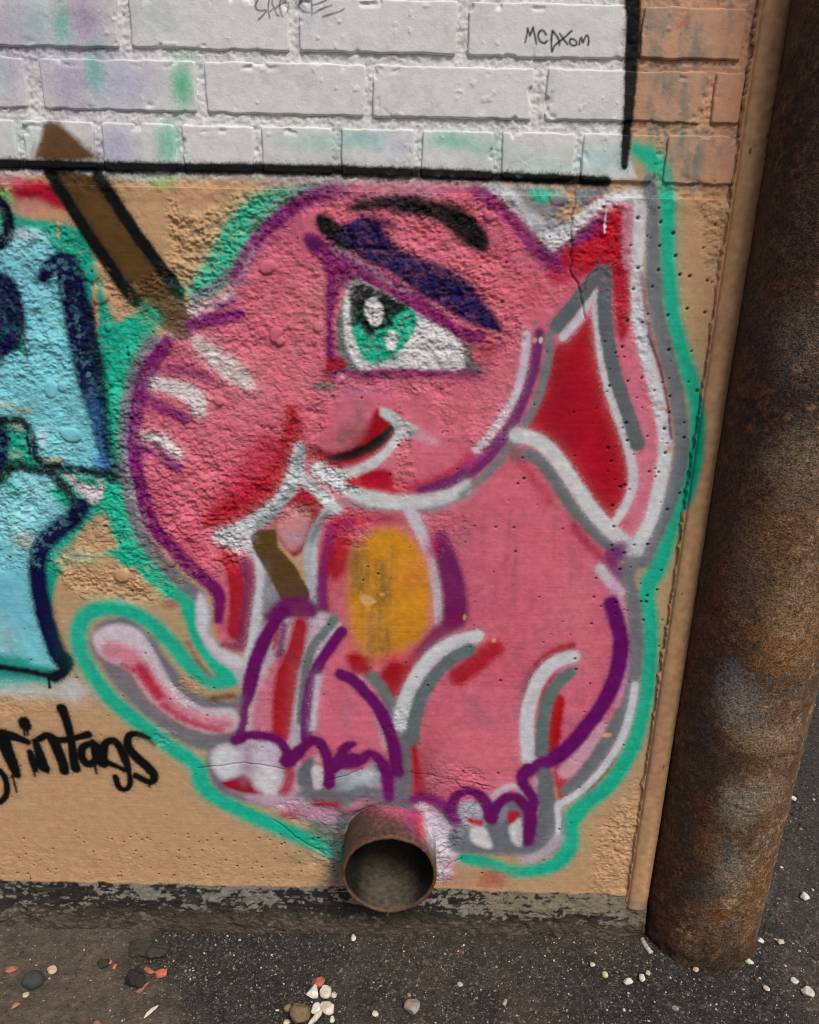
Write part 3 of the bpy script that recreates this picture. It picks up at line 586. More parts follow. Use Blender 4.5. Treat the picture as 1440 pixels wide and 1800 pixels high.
for st in [[(-260,380,17),(-60,330,18),(60,345,18),(150,370,15),(235,405,11)],[(30,350,22),(60,470,22),(105,580,20),(145,680,14)],[(105,690,5),(125,760,4),(142,830,3)],
   [(0,650,12),(40,700,11),(60,780,11),(50,860,11),(0,915,10)],
   [(205,235,20),(215,265,20)],[(205,290,5),(208,345,4)],[(228,280,6),(236,345,4)],
   [(255,490,11),(285,580,15),(300,640,10)],[(300,400,12),(340,520,17),(360,600,20),(385,630,16)],[(290,640,4),(295,690,3)],[(400,640,4),(408,668,3)],
   [(330,380,12),(400,350,14),(450,390,18),(490,480,18),(530,580,18),(545,650,16)],[(520,120,18),(560,220,16),(590,330,14),(610,440,14),(625,560,16),(640,630,16)],
   [(450,390,14),(560,385,12),(660,365,12),(740,345,15)],
   [(780,410,12),(700,450,14),(690,530,14),(740,590,14),(810,560,14),(830,470,14),(780,410,12)],[(800,440,16),(820,540,16),(860,580,16)],[(800,600,5),(815,670,4)],
   [(880,590,14),(870,500,16),(890,420,14),(960,395,14),(1010,450,14),(1060,560,15),(1090,660,9),(1100,740,10),(1075,800,9),(1010,790,11),(975,700,11)],[(880,570,14),(960,600,10),(1050,640,9)],
   [(1260,370,6),(1150,335,11),(1085,360,13),(1085,450,15),(1160,540,17),(1250,620,17),(1300,690,15),(1270,745,12),(1150,690,12)],[(1262,750,5),(1262,780,3)]]:
    S(zs(G,st), 12, BLK, 2.4, 1, .5, .08, .7)
S(zs(G,[(1180,350,10),(1250,380,9),(1300,430,4)]), 8, (30,34,34), 4, .7)
# on the eroded skin the paint turns lighter and duller in random patches
ro = RGH*sstep(.0, .55, fbm(9, 4, .7)); CAN += (np.clip(CAN*1.35+.012*(CAN.max(2, keepdims=True) > .05), 0, .86)-CAN)*(ro*.55)[..., None]
ro = RGH*sstep(.1, .6, fbm(11, 4, .7))*sstep(.01, .06, CAN.max(2)); CAN += (CAN*np.array([.62,.55,.55])+np.array([.012,.010,.009])-CAN)*(ro*.55)[..., None]
# bare foot of the wall: old grey cement with tar, a straight painter's edge above it
XX, ZZ = np.meshgrid(GX, GZ)
edge = .079 + .003*N_MID + .002*N_SM + .008*np.exp(-((XX+.02)/.13)**2)
foot = sstep(.002, -.002, ZZ-edge)
cem = pig((122,117,107))*(1+.25*N_MID[..., None]+.25*N_SM[..., None])
cem = cem + (pig((124,110,88))*(1+.2*N_SM[..., None])-cem)*(sstep(.08, .2, XX)*.6)[..., None]
flake = fbm(6, 3, .75, 1.5); sheet = fbm(24, 4, .65, 3.0); streak = fbm(2.6, 2, .6, 14)
bias = .16*np.exp(-((ZZ-.068)/.010)**2) + .30*sstep(.06, .02, ZZ)+.08*sstep(.1,-.1,XX) + .35*np.exp(-((XX-.06)/.05)**2-((ZZ-.035)/.022)**2) + .2*np.exp(-((XX+.14)/.05)**2-((ZZ-.05)/.02)**2) - .12*sstep(.08, .2, XX)
tar = sstep(.12, .20, .55*flake+.5*sheet+.22*streak+bias)
cem = cem + (pig((30,28,27))*(1+.3*N_SM[..., None])-cem)*(tar*.95)[..., None]
cem = cem + (pig((92,88,82))-cem)*(sstep(.15, .6, streak)*.35)[..., None]
dirt = sstep(.045, .0, ZZ+.015*N_MID)
cem = cem + (pig((84,74,62))-cem)*(dirt*.75)[..., None]
CAN += (np.clip(cem, .004, .8)-CAN)*foot[..., None]
specks = sstep(.62, .8, fbm(5, 2))*sstep(.15, .08, ZZ)*sstep(.05, .09, ZZ)
CAN += (pig((40,36,32))-CAN)*(specks*.8)[..., None]
# chipped spots where the tan base shows through, tiny dark pits, grime
CHIPS = [(1178,788,6,8),(1165,718,5,4),(1167,750,4,3),(940,598,5,5),(642,1050,10,6),(672,1045,5,4),(1067,1292,9,5),(868,1125,4,5),(817,1085,3,6),(772,1160,4,4),(1260,497,5,5)]
for (x,y,rx,ry) in CHIPS: B(x,y,rx,ry,(206,160,108),.95,.4,3)
B(951,598,4,6,(206,206,206),.9,.4,3); B(941,567,5,5,(120,118,112),.8,.4,3)
PITS = []
for k in range(300):
    x = rng.uniform(CX0, .40); z = rng.uniform(.09, 1.2)
    PITS.append((x, z, rng.uniform(.0008, .0016) if rng.random() < .8 else rng.uniform(.0016, .0024)))
for k in range(90): PITS.append((rng.uniform(.27,.40), rng.uniform(.6,1.2), rng.uniform(.001,.0026)))
for k in range(150): PITS.append((rng.uniform(CX0,-.1), rng.uniform(.09,.19), rng.uniform(.001,.0022)))
# ---------------------------------------------------------------- relief of the concrete
def relief():
    ridge = 1-np.abs(fbm(10, 3, .6, 1.35)); ridge2 = 1-np.abs(fbm(5.2, 2, .6, 1.3)); lump = fbm(30, 3); fine = fbm(2.6, 2)
    r = RGH
    patchy = .55+.75*sstep(-.5, .5, N_BIG)
    er = (.0046*lump + .0038*(ridge-.6) + .0029*(ridge2-.6) + .0011*fine)*patchy - .0016
    lines = fbm(2.4, 2, .6, 26)*.00017 + fbm(9, 3)*.00030 + fine*.00018 + N_BIG*.0008
    h = er*r + lines*(1-r)
    # aggregate pebbles bedded in the eroded skin
    spots = [(485,588,15),(470,470,15),(492,600,9),(125,765,19),(90,685,16),(110,680,10),(150,672,13),(163,478,18),(175,520,16),(190,575,8),(195,670,8),(700,490,14),(640,424,12),(560,575,10),(385,705,10),(300,985,14),(215,1012,16),(258,536,12),(480,745,9),(600,470,9),(980,345,16),(1088,1490,9),(1083,1528,12),(520,350,9),(860,380,9)]
    for (x, y, rp) in spots:
        cx, cz = wall_at(x, y); rr = rp*.0008
        i0, i1, j0, j1 = window(cx-rr*1.6, cx+rr*1.6, cz-rr*1.6, cz+rr*1.6)
        X, Z = np.meshgrid(GX[i0:i1], GZ[j0:j1]); a = rng.uniform(0, 3.1)
        u = (X-cx)*math.cos(a)+(Z-cz)*math.sin(a); w = -(X-cx)*math.sin(a)+(Z-cz)*math.cos(a)
        q = np.hypot(u/rr, w/(rr*rng.uniform(.6, .95)))
        m = sstep(1.05, .85, q); h[j0:j1, i0:i1] = h[j0:j1, i0:i1]*(1-m) + m*(.0004+.0022*np.sqrt(np.clip(1-q*q, 0, 1)))
        RGH[j0:j1, i0:i1] *= (1-m)
    for (x, z, rp) in PITS:
        i0, i1, j0, j1 = window(x-rp*2, x+rp*2, z-rp*2, z+rp*2)
        if i1 <= i0 or j1 <= j0: continue
        X, Z = np.meshgrid(GX[i0:i1], GZ[j0:j1]); m = sstep(1.25, .6, np.hypot(X-x, Z-z)/rp)
        h[j0:j1, i0:i1] -= m*.003
        CAN[j0:j1, i0:i1] += (pig((30, 26, 24))-CAN[j0:j1, i0:i1])*(m*.85)[..., None]
    # cracks
    for pts, dep in [([(1014,318),(1012,345),(1006,380),(1004,420),(1003,475),(1018,505),(1022,530),(1030,560)], .003), ([(1014,345),(1000,330),(990,322)], .0025),
                ([(1045,475),(1030,490),(1026,515)], .0015), ([(350,1350),(400,1345),(440,1342),(500,1352)], .0015), ([(770,1540),(790,1520),(812,1508)], .004), ([(768,1500),(800,1486)], .003),
                ([(480,1440),(500,1455),(530,1478),(570,1500)], .002), ([(800,1370),(815,1385),(840,1378),(850,1390)], .0025), ([(820,1430),(838,1412)], .002), 
                ([(870,1385),(760,1365),(720,1358)], .0012), ([(572,1375),(610,1362),(640,1350)], .002)]:
        P = np.array([wall_at(*p) for p in catmull(pts, False, 4)]); P = P + rng.normal(0, .0011, P.shape)
        i0, i1, j0, j1 = window(P[:, 0].min()-.006, P[:, 0].max()+.006, P[:, 1].min()-.006, P[:, 1].max()+.006)
        X, Z = np.meshgrid(GX[i0:i1], GZ[j0:j1]); m = sstep(.0017, .0004, seg_dist(X, Z, P))
        h[j0:j1, i0:i1] -= m*dep*.9
        CAN[j0:j1, i0:i1] += (pig((36, 32, 32))-CAN[j0:j1, i0:i1])*(m*.45)[..., None]
    # foot: rounded cement fillet swelling towards the ground, lumpy
    ft = sstep(.105, -.01, ZZ)
    h += ft*(.010 + .006*lump + .0030*(ridge-.6) + .0018*fine)*sstep(.10, .06, ZZ+.01*N_MID)
    # ragged lip along the top edge, under the brick
    lip = sstep(1.19, 1.206, ZZ+.004*N_MID)
    h += lip*(.0012+.0016*fbm(9, 3))
    # broken ring of cement round the drain pipe
    q = np.hypot(XX+.02, ZZ-.178)/.077
    h += sstep(1.75, 1.05, q)*(.002+.004*fbm(18, 3)) - sstep(1.16, 1.02, q)*.006*sstep(.0, -.06, XX+.02)
    return h
HGT = relief().astype(np.float32)
CAN *= (1 + .05*N_SM + .04*(GRAIN-.5))[..., None]
CAN[:] = np.clip(CAN, .004, .86)

def sample(A, X, Z):
    fx = np.clip((np.asarray(X)-CX0)/STEP-.5, 0, NX-1.001); fz = np.clip((np.asarray(Z)-CZ0)/STEP-.5, 0, NZ-1.001)
    i = fx.astype(int); j = fz.astype(int); tx = fx-i; tz = fz-j
    if A.ndim == 3: tx = tx[..., None]; tz = tz[..., None]
    return (A[j, i]*(1-tx)+A[j, i+1]*tx)*(1-tz) + (A[j+1, i]*(1-tx)+A[j+1, i+1]*tx)*tz

# ---------------------------------------------------------------- helpers for meshes and objects
def mesh_np(name, V, Q, C=None, smooth=True, A=None):
    me = bpy.data.meshes.new(name)
    V = np.ascontiguousarray(V, np.float32); Q = np.ascontiguousarray(Q, np.int32)
    k = Q.shape[1]
    me.vertices.add(len(V)); me.vertices.foreach_set('co', V.ravel())
    me.loops.add(Q.size); me.loops.foreach_set('vertex_index', Q.ravel())
    me.polygons.add(len(Q)); me.polygons.foreach_set('loop_start', np.arange(0, Q.size, k, dtype=np.int32))
    me.polygons.foreach_set('loop_total', np.full(len(Q), k, np.int32))
    me.polygons.foreach_set('use_smooth', np.full(len(Q), smooth, bool))
    me.update(calc_edges=True)
    if C is not None:
        at = me.color_attributes.new('pigment', 'FLOAT_COLOR', 'POINT')
        c4 = np.ones((len(V), 4), np.float32); c4[:, :3] = C
        if A is not None: c4[:, 3] = A
        at.data.foreach_set('color', c4.ravel())
    return me
def grid_quads(nz, nx, flip=False):
    a = (np.arange(nz-1)[:, None]*nx + np.arange(nx-1)[None, :]).ravel()
    q = np.stack([a, a+1, a+nx+1, a+nx], 1)
    return q[:, ::-1] if flip else q
def link(name, me, mat, parent=None, **props):
    o = bpy.data.objects.new(name, me); col.objects.link(o)
    if me is not None and mat is not None and not me.materials: me.materials.append(mat)
    if parent is not None: o.parent = parent
    for k, v in props.items(): o[k] = v
    return o

# ---------------------------------------------------------------- materials
def new_mat(name, rough=.65, spec=.35):
    m = bpy.data.materials.new(name); m.use_nodes = True
    b = m.node_tree.nodes['Principled BSDF']; b.inputs['Roughness'].default_value = rough; b.inputs['Specular IOR Level'].default_value = spec
    return m, m.node_tree.nodes, m.node_tree.links, b
def pigment_mat(name, rough=.62, spec=.3, scale=700, bump=.25, dist=.0006, vary=.16, rvar=.15, erode=0, vscale=None):
    m, n, l, b = new_mat(name, rough, spec)
    at = n.new('ShaderNodeAttribute'); at.attribute_name = 'pigment'
    tc = n.new('ShaderNodeTexCoord')
    nz = n.new('ShaderNodeTexNoise'); nz.inputs['Scale'].default_value = scale; nz.inputs['Detail'].default_value = 4
    l.new(tc.outputs['Object'], nz.inputs['Vector'])
    n2 = n.new('ShaderNodeTexNoise'); n2.inputs['Scale'].default_value = vscale or scale/9; n2.inputs['Detail'].default_value = 5
    l.new(tc.outputs['Object'], n2.inputs['Vector'])
    mr = n.new('ShaderNodeMapRange'); mr.inputs[1].default_value = .3; mr.inputs[2].default_value = .7
    mr.inputs[3].default_value = 1-vary; mr.inputs[4].default_value = 1+vary*.9
    l.new(n2.outputs[0], mr.inputs[0])
    mx = n.new('ShaderNodeMix'); mx.data_type = 'RGBA'; mx.blend_type = 'MULTIPLY'; mx.inputs[0].default_value = 1
    l.new(at.outputs['Color'], mx.inputs[6]); l.new(mr.outputs[0], mx.inputs[7]); l.new(mx.outputs[2], b.inputs['Base Color'])
    r2 = n.new('ShaderNodeMapRange'); r2.inputs[1].default_value = .3; r2.inputs[2].default_value = .7; r2.inputs[3].default_value = rough-rvar; r2.inputs[4].default_value = rough+rvar
    l.new(n2.outputs[0], r2.inputs[0]); l.new(r2.outputs[0], b.inputs['Roughness'])
    bp = n.new('ShaderNodeBump'); bp.inputs['Strength'].default_value = bump; bp.inputs['Distance'].default_value = dist
    if erode:
        e1 = n.new('ShaderNodeTexNoise'); e1.noise_type = 'RIDGED_MULTIFRACTAL'; e1.inputs['Scale'].default_value = 190; e1.inputs['Detail'].default_value = 5; e1.inputs['Roughness'].default_value = .62
        mp = n.new('ShaderNodeMapping'); mp.inputs['Scale'].default_value = (.8, 1, 1.25); mp.inputs['Rotation'].default_value = (0, .5, 0)
        l.new(tc.outputs['Object'], mp.inputs['Vector']); l.new(mp.outputs[0], e1.inputs['Vector'])
        b2 = n.new('ShaderNodeBump'); b2.inputs['Distance'].default_value = .0022; l.new(e1.outputs[0], b2.inputs['Height'])
        ms = n.new('ShaderNodeMath'); ms.operation = 'MULTIPLY'; ms.inputs[1].default_value = erode; l.new(at.outputs['Alpha'], ms.inputs[0]); l.new(ms.outputs[0], b2.inputs['Strength'])
        l.new(b2.outputs[0], bp.inputs['Normal'])
    l.new(nz.outputs[0], bp.inputs['Height']); l.new(bp.outputs[0], b.inputs['Normal'])
    return m
M_wall = pigment_mat('sprayed_concrete', .62, .14, 650, .5, .0008, .10, .12, .55)
M_brick = pigment_mat('sprayed_brick', .55, .25, 420, .45, .0008, .05)
M_mortar = pigment_mat('painted_mortar', .75, .2, 800, .6, .001, .16)
M_rust = pigment_mat('rusted_steel', .72, .3, 480, 1.0, .0022, .75, .12, 0, 300)
M_pipe = pigment_mat('drain_steel', .6, .35, 420, .8, .0010, .38, .15, 0, 120)
def asphalt_mat():
    m, n, l, b = new_mat('asphalt', .8, .25)
    at = n.new('ShaderNodeAttribute'); at.attribute_name = 'pigment'; tc = n.new('ShaderNodeTexCoord')
    def vor(scale, rnd=1.0):
        v = n.new('ShaderNodeTexVoronoi'); v.inputs['Scale'].default_value = scale; v.inputs['Randomness'].default_value = rnd; l.new(wv.outputs[0], v.inputs['Vector']); return v
    nz = n.new('ShaderNodeTexNoise'); nz.inputs['Scale'].default_value = 260; nz.inputs['Detail'].default_value = 3; l.new(tc.outputs['Object'], nz.inputs['Vector'])
    sc = n.new('ShaderNodeVectorMath'); sc.operation = 'SCALE'; sc.inputs['Scale'].default_value = .0035; l.new(nz.outputs['Color'], sc.inputs[0])
    wv = n.new('ShaderNodeVectorMath'); l.new(tc.outputs['Object'], wv.inputs[0]); l.new(sc.outputs[0], wv.inputs[1])
    v1, v2 = vor(230), vor(520)
    def chips(v, stops):
        s = n.new('ShaderNodeSeparateColor'); l.new(v.outputs['Color'], s.inputs[0])
        r = n.new('ShaderNodeValToRGB'); r.color_ramp.interpolation = 'CONSTANT'
        for k, (p, g) in enumerate(stops):
            e = r.color_ramp.elements[k] if k < 2 else r.color_ramp.elements.new(p)
            e.position = p; e.color = (g, g*.97, g*.93, 1)
        l.new(s.outputs[0], r.inputs[0]); return r
    r1 = chips(v1, [(0, .55), (.35, .8), (.62, 1.1), (.8, 1.6), (.9, 2.6), (.965, 4.5)])
    r2 = chips(v2, [(0, .5), (.3, .85), (.6, 1.15), (.82, 1.7), (.95, 3.4)])
    # tar between the chips
    def gap(v, w):
        mr = n.new('ShaderNodeMapRange'); mr.inputs[1].default_value = w; mr.inputs[2].default_value = w*.45; l.new(v.outputs['Distance'], mr.inputs[0]); return mr
    mx = n.new('ShaderNodeMix'); mx.data_type = 'RGBA'; l.new(nz.outputs[0], mx.inputs[0]); l.new(r1.outputs[0], mx.inputs[6]); l.new(r2.outputs[0], mx.inputs[7])
    soft = n.new('ShaderNodeMix'); soft.data_type = 'RGBA'; l.new(at.outputs['Alpha'], soft.inputs[0]); l.new(mx.outputs[2], soft.inputs[6]); soft.inputs[7].default_value = (1, 1, 1, 1)
    mu = n.new('ShaderNodeMix'); mu.data_type = 'RGBA'; mu.blend_type = 'MULTIPLY'; mu.inputs[0].default_value = 1
    l.new(at.outputs['Color'], mu.inputs[6]); l.new(soft.outputs[2], mu.inputs[7]); l.new(mu.outputs[2], b.inputs['Base Color'])
    ad = n.new('ShaderNodeMath'); ad.operation = 'ADD'; l.new(v1.outputs['Distance'], ad.inputs[0]); l.new(v2.outputs['Distance'], ad.inputs[1])
    bp = n.new('ShaderNodeBump'); bp.invert = True; bp.inputs['Strength'].default_value = .9; bp.inputs['Distance'].default_value = .0022; l.new(ad.outputs[0], bp.inputs['Height'])
    b3 = n.new('ShaderNodeBump'); b3.inputs['Strength'].default_value = .7; b3.inputs['Distance'].default_value = .0012; l.new(nz.outputs[0], b3.inputs['Height']); l.new(bp.outputs[0], b3.inputs['Normal']); l.new(b3.outputs[0], b.inputs['Normal'])
    return m
M_ground = asphalt_mat()
M_stone = pigment_mat('stone', .8, .25, 300, .7, .0010, .25, .1, 0, 160)

# ---------------------------------------------------------------- the wall
XEND = 0.432
wall = link('painted_wall', None, None, label='graffiti covered brick wall on a rough concrete base with a pink elephant', category='wall')
PIPE_C, PIPE_R = (-0.0200, 0.1785), 0.0779
def concrete_base():
    ds = .00143
    xs = np.arange(-.735, .4335, ds); zs_ = np.arange(-.035, 1.2115, ds)
    X, Z = np.meshgrid(xs, zs_)
    X = np.where(Z > .075, np.minimum(X, .4225), X); h = sample(HGT, X, Z)
    Y = -h
    V = np.stack([X, Y, Z], -1).reshape(-1, 3); C = sample(CAN, X, Z).reshape(-1, 3)
    Q = grid_quads(len(zs_), len(xs))
    cen = V[Q].mean(1); q = np.hypot(cen[:, 0]-PIPE_C[0], cen[:, 2]-PIPE_C[1])
    Q = Q[q > PIPE_R-.003]
    # turned-back top lip
    n0 = len(V); nx = len(xs); top = np.arange((len(zs_)-1)*nx, len(zs_)*nx)
    lipv = V[top].copy(); lipv[:, 1] += .03; lipv[:, 2] += .001
    V = np.vstack([V, lipv]); C = np.vstack([C, C[top]])
    a = top[:-1]; b = np.arange(n0, n0+nx-1)
    Q = np.vstack([Q, np.stack([a, a+1, b+1, b], 1)])
    A = np.concatenate([sample(RGH, X, Z).ravel(), np.zeros(nx)])
    link('concrete_base', mesh_np('concrete_base', V, Q, C, True, A), M_wall, wall)
concrete_base()
def side_base():
    # the same base carried on to the left, past the picture's edge
    xs = np.concatenate([np.linspace(-3.2, -1.0, 90), np.arange(-.99, -.7345, .004), [-.735]]); zs_ = np.arange(-.035, 1.2115, .006); zs_ = np.append(zs_, 1.211)
    X, Z = np.meshgrid(xs, zs_)
    Xs = np.where(X < CX0+.02, CX0+.02+np.abs(((X-CX0-.02)+.18) % .36-.18), X)
    h = sample(HGT, Xs, Z); C = sample(CAN, Xs, Z)
    t = sstep(-.93, -1.1, X)[..., None]; foot = sstep(.085, .075, Z)[..., None]
    C = C*(1-t*(1-foot)) + pig((190, 150, 106))*t*(1-foot)
    link('concrete_base', mesh_np('concrete_base_far', np.stack([X, -h, Z], -1).reshape(-1, 3), grid_quads(len(zs_), len(xs)), C.reshape(-1, 3)), M_wall, wall)
side_base()
def box(name, x0, x1, y0, y1, z0, z1, c, mat, parent=None, **kw):
    V = np.array([(x, y, z) for z in (z0, z1) for y in (y0, y1) for x in (x0, x1)], float)
    Q = np.array([(0, 2, 3, 1), (4, 5, 7, 6), (0, 1, 5, 4), (2, 6, 7, 3), (0, 4, 6, 2), (1, 3, 7, 5)])
    me = mesh_np(name, V, Q, np.tile(pig(c), (8, 1)), False)
    return link(name, me, mat, parent, **kw)
box('wall_core', -3.2, XEND-.012, .30, .42, -.1, 2.62, (150, 118, 92), M_mortar, wall)
def wall_end():
    V = np.array([(x+.0085*max(z, 0), y, z) for z in (-.1, 2.62) for y in (.022, .42) for x in (XEND-.02, XEND-.001)], float)
    Q = np.array([(0, 2, 3, 1), (4, 5, 7, 6), (0, 1, 5, 4), (2, 6, 7, 3), (0, 4, 6, 2), (1, 3, 7, 5)])
    link('wall_end', mesh_np('wall_end', V, Q, np.tile(pig((182, 140, 100)), (8, 1)), False), M_mortar, wall)
wall_end()

# mortar bed behind the bricks
BZ = [1.368, 1.298, 1.2285]       # bottom edges of the three courses seen
def mortar_bed():
    ds = .0018
    xs = np.arange(-.62, .428, ds); zs_ = np.arange(1.204, 1.458, ds)
    X, Z = np.meshgrid(xs, zs_)
    global rng
    n = sample(fbm(14, 3), X, Z); n2 = sample(1-np.abs(fbm(6, 2)), X, Z); n3 = sample(fbm(2.6, 2), X, Z)
    Y = .0040 - .0010*n - .0026*(n2-.6) - .0013*n3
    V = np.stack([X, Y, Z], -1).reshape(-1, 3)
    link('mortar_bed', mesh_np('mortar_bed', V, grid_quads(len(zs_), len(xs)), sample(CAN, X, Z).reshape(-1, 3)), M_mortar, wall)
mortar_bed()
B_N1, B_N2, B_N3, B_N4 = fbm(40, 3), fbm(9, 3), fbm(3, 2), fbm(18, 2)
def brick_mesh(x0, x1, z0, z1, ds, yoff, tilt):
    nx = max(4, int((x1-x0)/ds)); nz = max(4, int((z1-z0)/ds))
    u = np.linspace(0, 1, nx); w = np.linspace(0, 1, nz)
    U, W = np.meshgrid(u, w)
    # ragged arrises
    X = x0+(x1-x0)*U; Z = z0+(z1-z0)*W
    jz = .0018*sample(B_N4, X, np.full_like(Z, z0+.3*(z1-z0))) ; jx = .0016*sample(B_N4, np.full_like(X, x0), Z)
    Z = Z + jz*(2*W-1)*np.abs(2*W-1)**3; X = X + jx*(2*U-1)*np.abs(2*U-1)**3
    dx = np.minimum(U, 1-U)*(x1-x0); dz = np.minimum(W, 1-W)*(z1-z0)
    d = np.minimum(dx, dz); corner = np.hypot(np.clip(.007-dx, 0, 1), np.clip(.007-dz, 0, 1))
    chip = sstep(.35, .75, sample(B_N4, X, Z)+.25*sample(B_N2, X, Z))*sstep(.012, .0, d)
    rnd = .0020*np.clip(1-d/.0019, 0, 1)**2 + .004*sstep(.006, .011, corner) + .0045*chip
    Y = yoff + tilt[0]*(U-.5)+tilt[1]*(W-.5) + rnd - .0006*sample(B_N1, X, Z) - .00022*sample(B_N2, X, Z) - .00011*sample(B_N3, X, Z)
    cr = sstep(.45, .62, sample(B_N2, X, Z)*.7+sample(B_N1, X, Z)*.5)
    Y -= .0007*cr
    V = np.stack([X, Y, Z], -1).reshape(-1, 3); C = sample(CAN, X, Z).reshape(-1, 3)
    C = C*(1 - .35*np.clip(1-d/.0016, 0, 1).reshape(-1, 1)*0)
    Q = grid_quads(nz, nx)
    idx = np.arange(nz*nx).reshape(nz, nx)
    ring = np.concatenate([idx[0, :-1], idx[:-1, -1], idx[-1, :0:-1], idx[:0:-1, 0]])
    back = V[ring].copy(); back[:, 1] = .03; n0 = len(V); m = len(ring)
    V = np.vstack([V, back]); C = np.vstack([C, C[ring]])
    r2 = np.roll(np.arange(m), -1)
    Q = np.vstack([Q, np.stack([ring, n0+np.arange(m), n0+r2, ring[r2]], 1)])
    return V, Q, C
wx = lambda px, py: wall_at(px, py)[0]
COURSES = [
 (BZ[0], .057, 40, [(-375,-90),(-72,207),(228,508),(526,803),(824,1106),(1130,1312)]),
 (BZ[1], .0575, 152, [(-560,-275),(-258,46),(72,345),(360,642),(656,937),(962,1243),(1258,1308)]),
 (BZ[2], .056, 262, [(-270,-135),(-118,30),(43,167),(181,308),(322,445),(460,584),(600,728),(741,869),(883,1010),(1025,1154),(1172,1302)]),
]
random.seed(3)
for z0, hh, py, cells in COURSES:
    for a, b in cells:
        x0, x1 = wx(a, py), wx(b, py)
        if x1 < -.62: continue
        yo = random.uniform(-.0006, .0004)
        V, Q, C = brick_mesh(x0, x1, z0+random.uniform(-.0008, .0008), z0+hh+random.uniform(-.0006, .0008), .00115 if x1 > -.56 else .003, yo, (random.uniform(-.001, .001), random.uniform(-.001, .0006)))
        c = np.array([(x0+x1)/2, 0, z0]); me = mesh_np('brick', V-c, Q, C)
        o = link('brick', me, M_brick, wall); o.location = c
# brickwork beyond the picture, plain bond
def far_bricks():
    Vs, Qs, Cs = [], [], []; n = 0
    def one(x0, x1, z0, z1, c):
        nonlocal n
        y = random.uniform(-.001, .001); e = .002
        P = [(x0, .03, z0), (x1, .03, z0), (x1, .03, z1), (x0, .03, z1), (x0, y+e, z0), (x1, y+e, z0), (x1, y+e, z1), (x0, y+e, z1), (x0+e, y, z0+e), (x1-e, y, z0+e), (x1-e, y, z1-e), (x0+e, y, z1-e)]
        F_ = [(0, 1, 5, 4), (1, 2, 6, 5), (2, 3, 7, 6), (3, 0, 4, 7), (4, 5, 9, 8), (5, 6, 10, 9), (6, 7, 11, 10), (7, 4, 8, 11), (8, 9, 10, 11)]
        Vs.extend(P); Qs.extend([[q+n for q in f_] for f_ in F_]); Cs.extend([pig(c)*random.uniform(.93, 1.05)]*12); n += 12
    z = BZ[2]; k = 0
    while z < 2.55:
        head = (k == 0); w = .099 if head else .2005; pit = w+.0105
        lim = -.56 if k == 0 else (-.595 if k == 1 else -.585) if k < 3 else .41
        x = lim - (0 if k < 3 else ((k % 2)*.105)) - w
        if k < 3: x = [wx(-118, 262)-pit if wx(-270, 262) < -.62 else wx(-270,262)-pit, wx(-258, 152)-pit, wx(-72, 40)-pit][k]
        while x > -3.2:
            cw = (203, 202, 199) if x+w/2 < .29 else (194, 152, 118)
            one(x, x+w, z, z+.057, cw); x -= pit
        z += .0695 + (.0005 if k else 0); k += 1
    link('brick', mesh_np('brick_far', Vs, Qs, np.array(Cs), False), M_brick, wall, kind='stuff')
    V = np.array([(-3.2, .0055, 1.2), (-.62, .0055, 1.2), (-.62, .0055, 2.6), (-3.2, .0055, 2.6), (-.62, .0055, 1.456), (.428, .0055, 1.456), (.428, .0055, 2.6), (-.62, .0055, 2.6)])
    link('mortar_bed', mesh_np('mortar_far', V, np.array([(0, 1, 2, 3), (4, 5, 6, 7)]), np.tile(pig((186, 182, 176)), (8, 1)), False), M_mortar, wall)
far_bricks()
box('coping', -3.2, XEND+.01, -.03, .45, 2.62, 2.68, (150, 146, 138), M_mortar, wall)

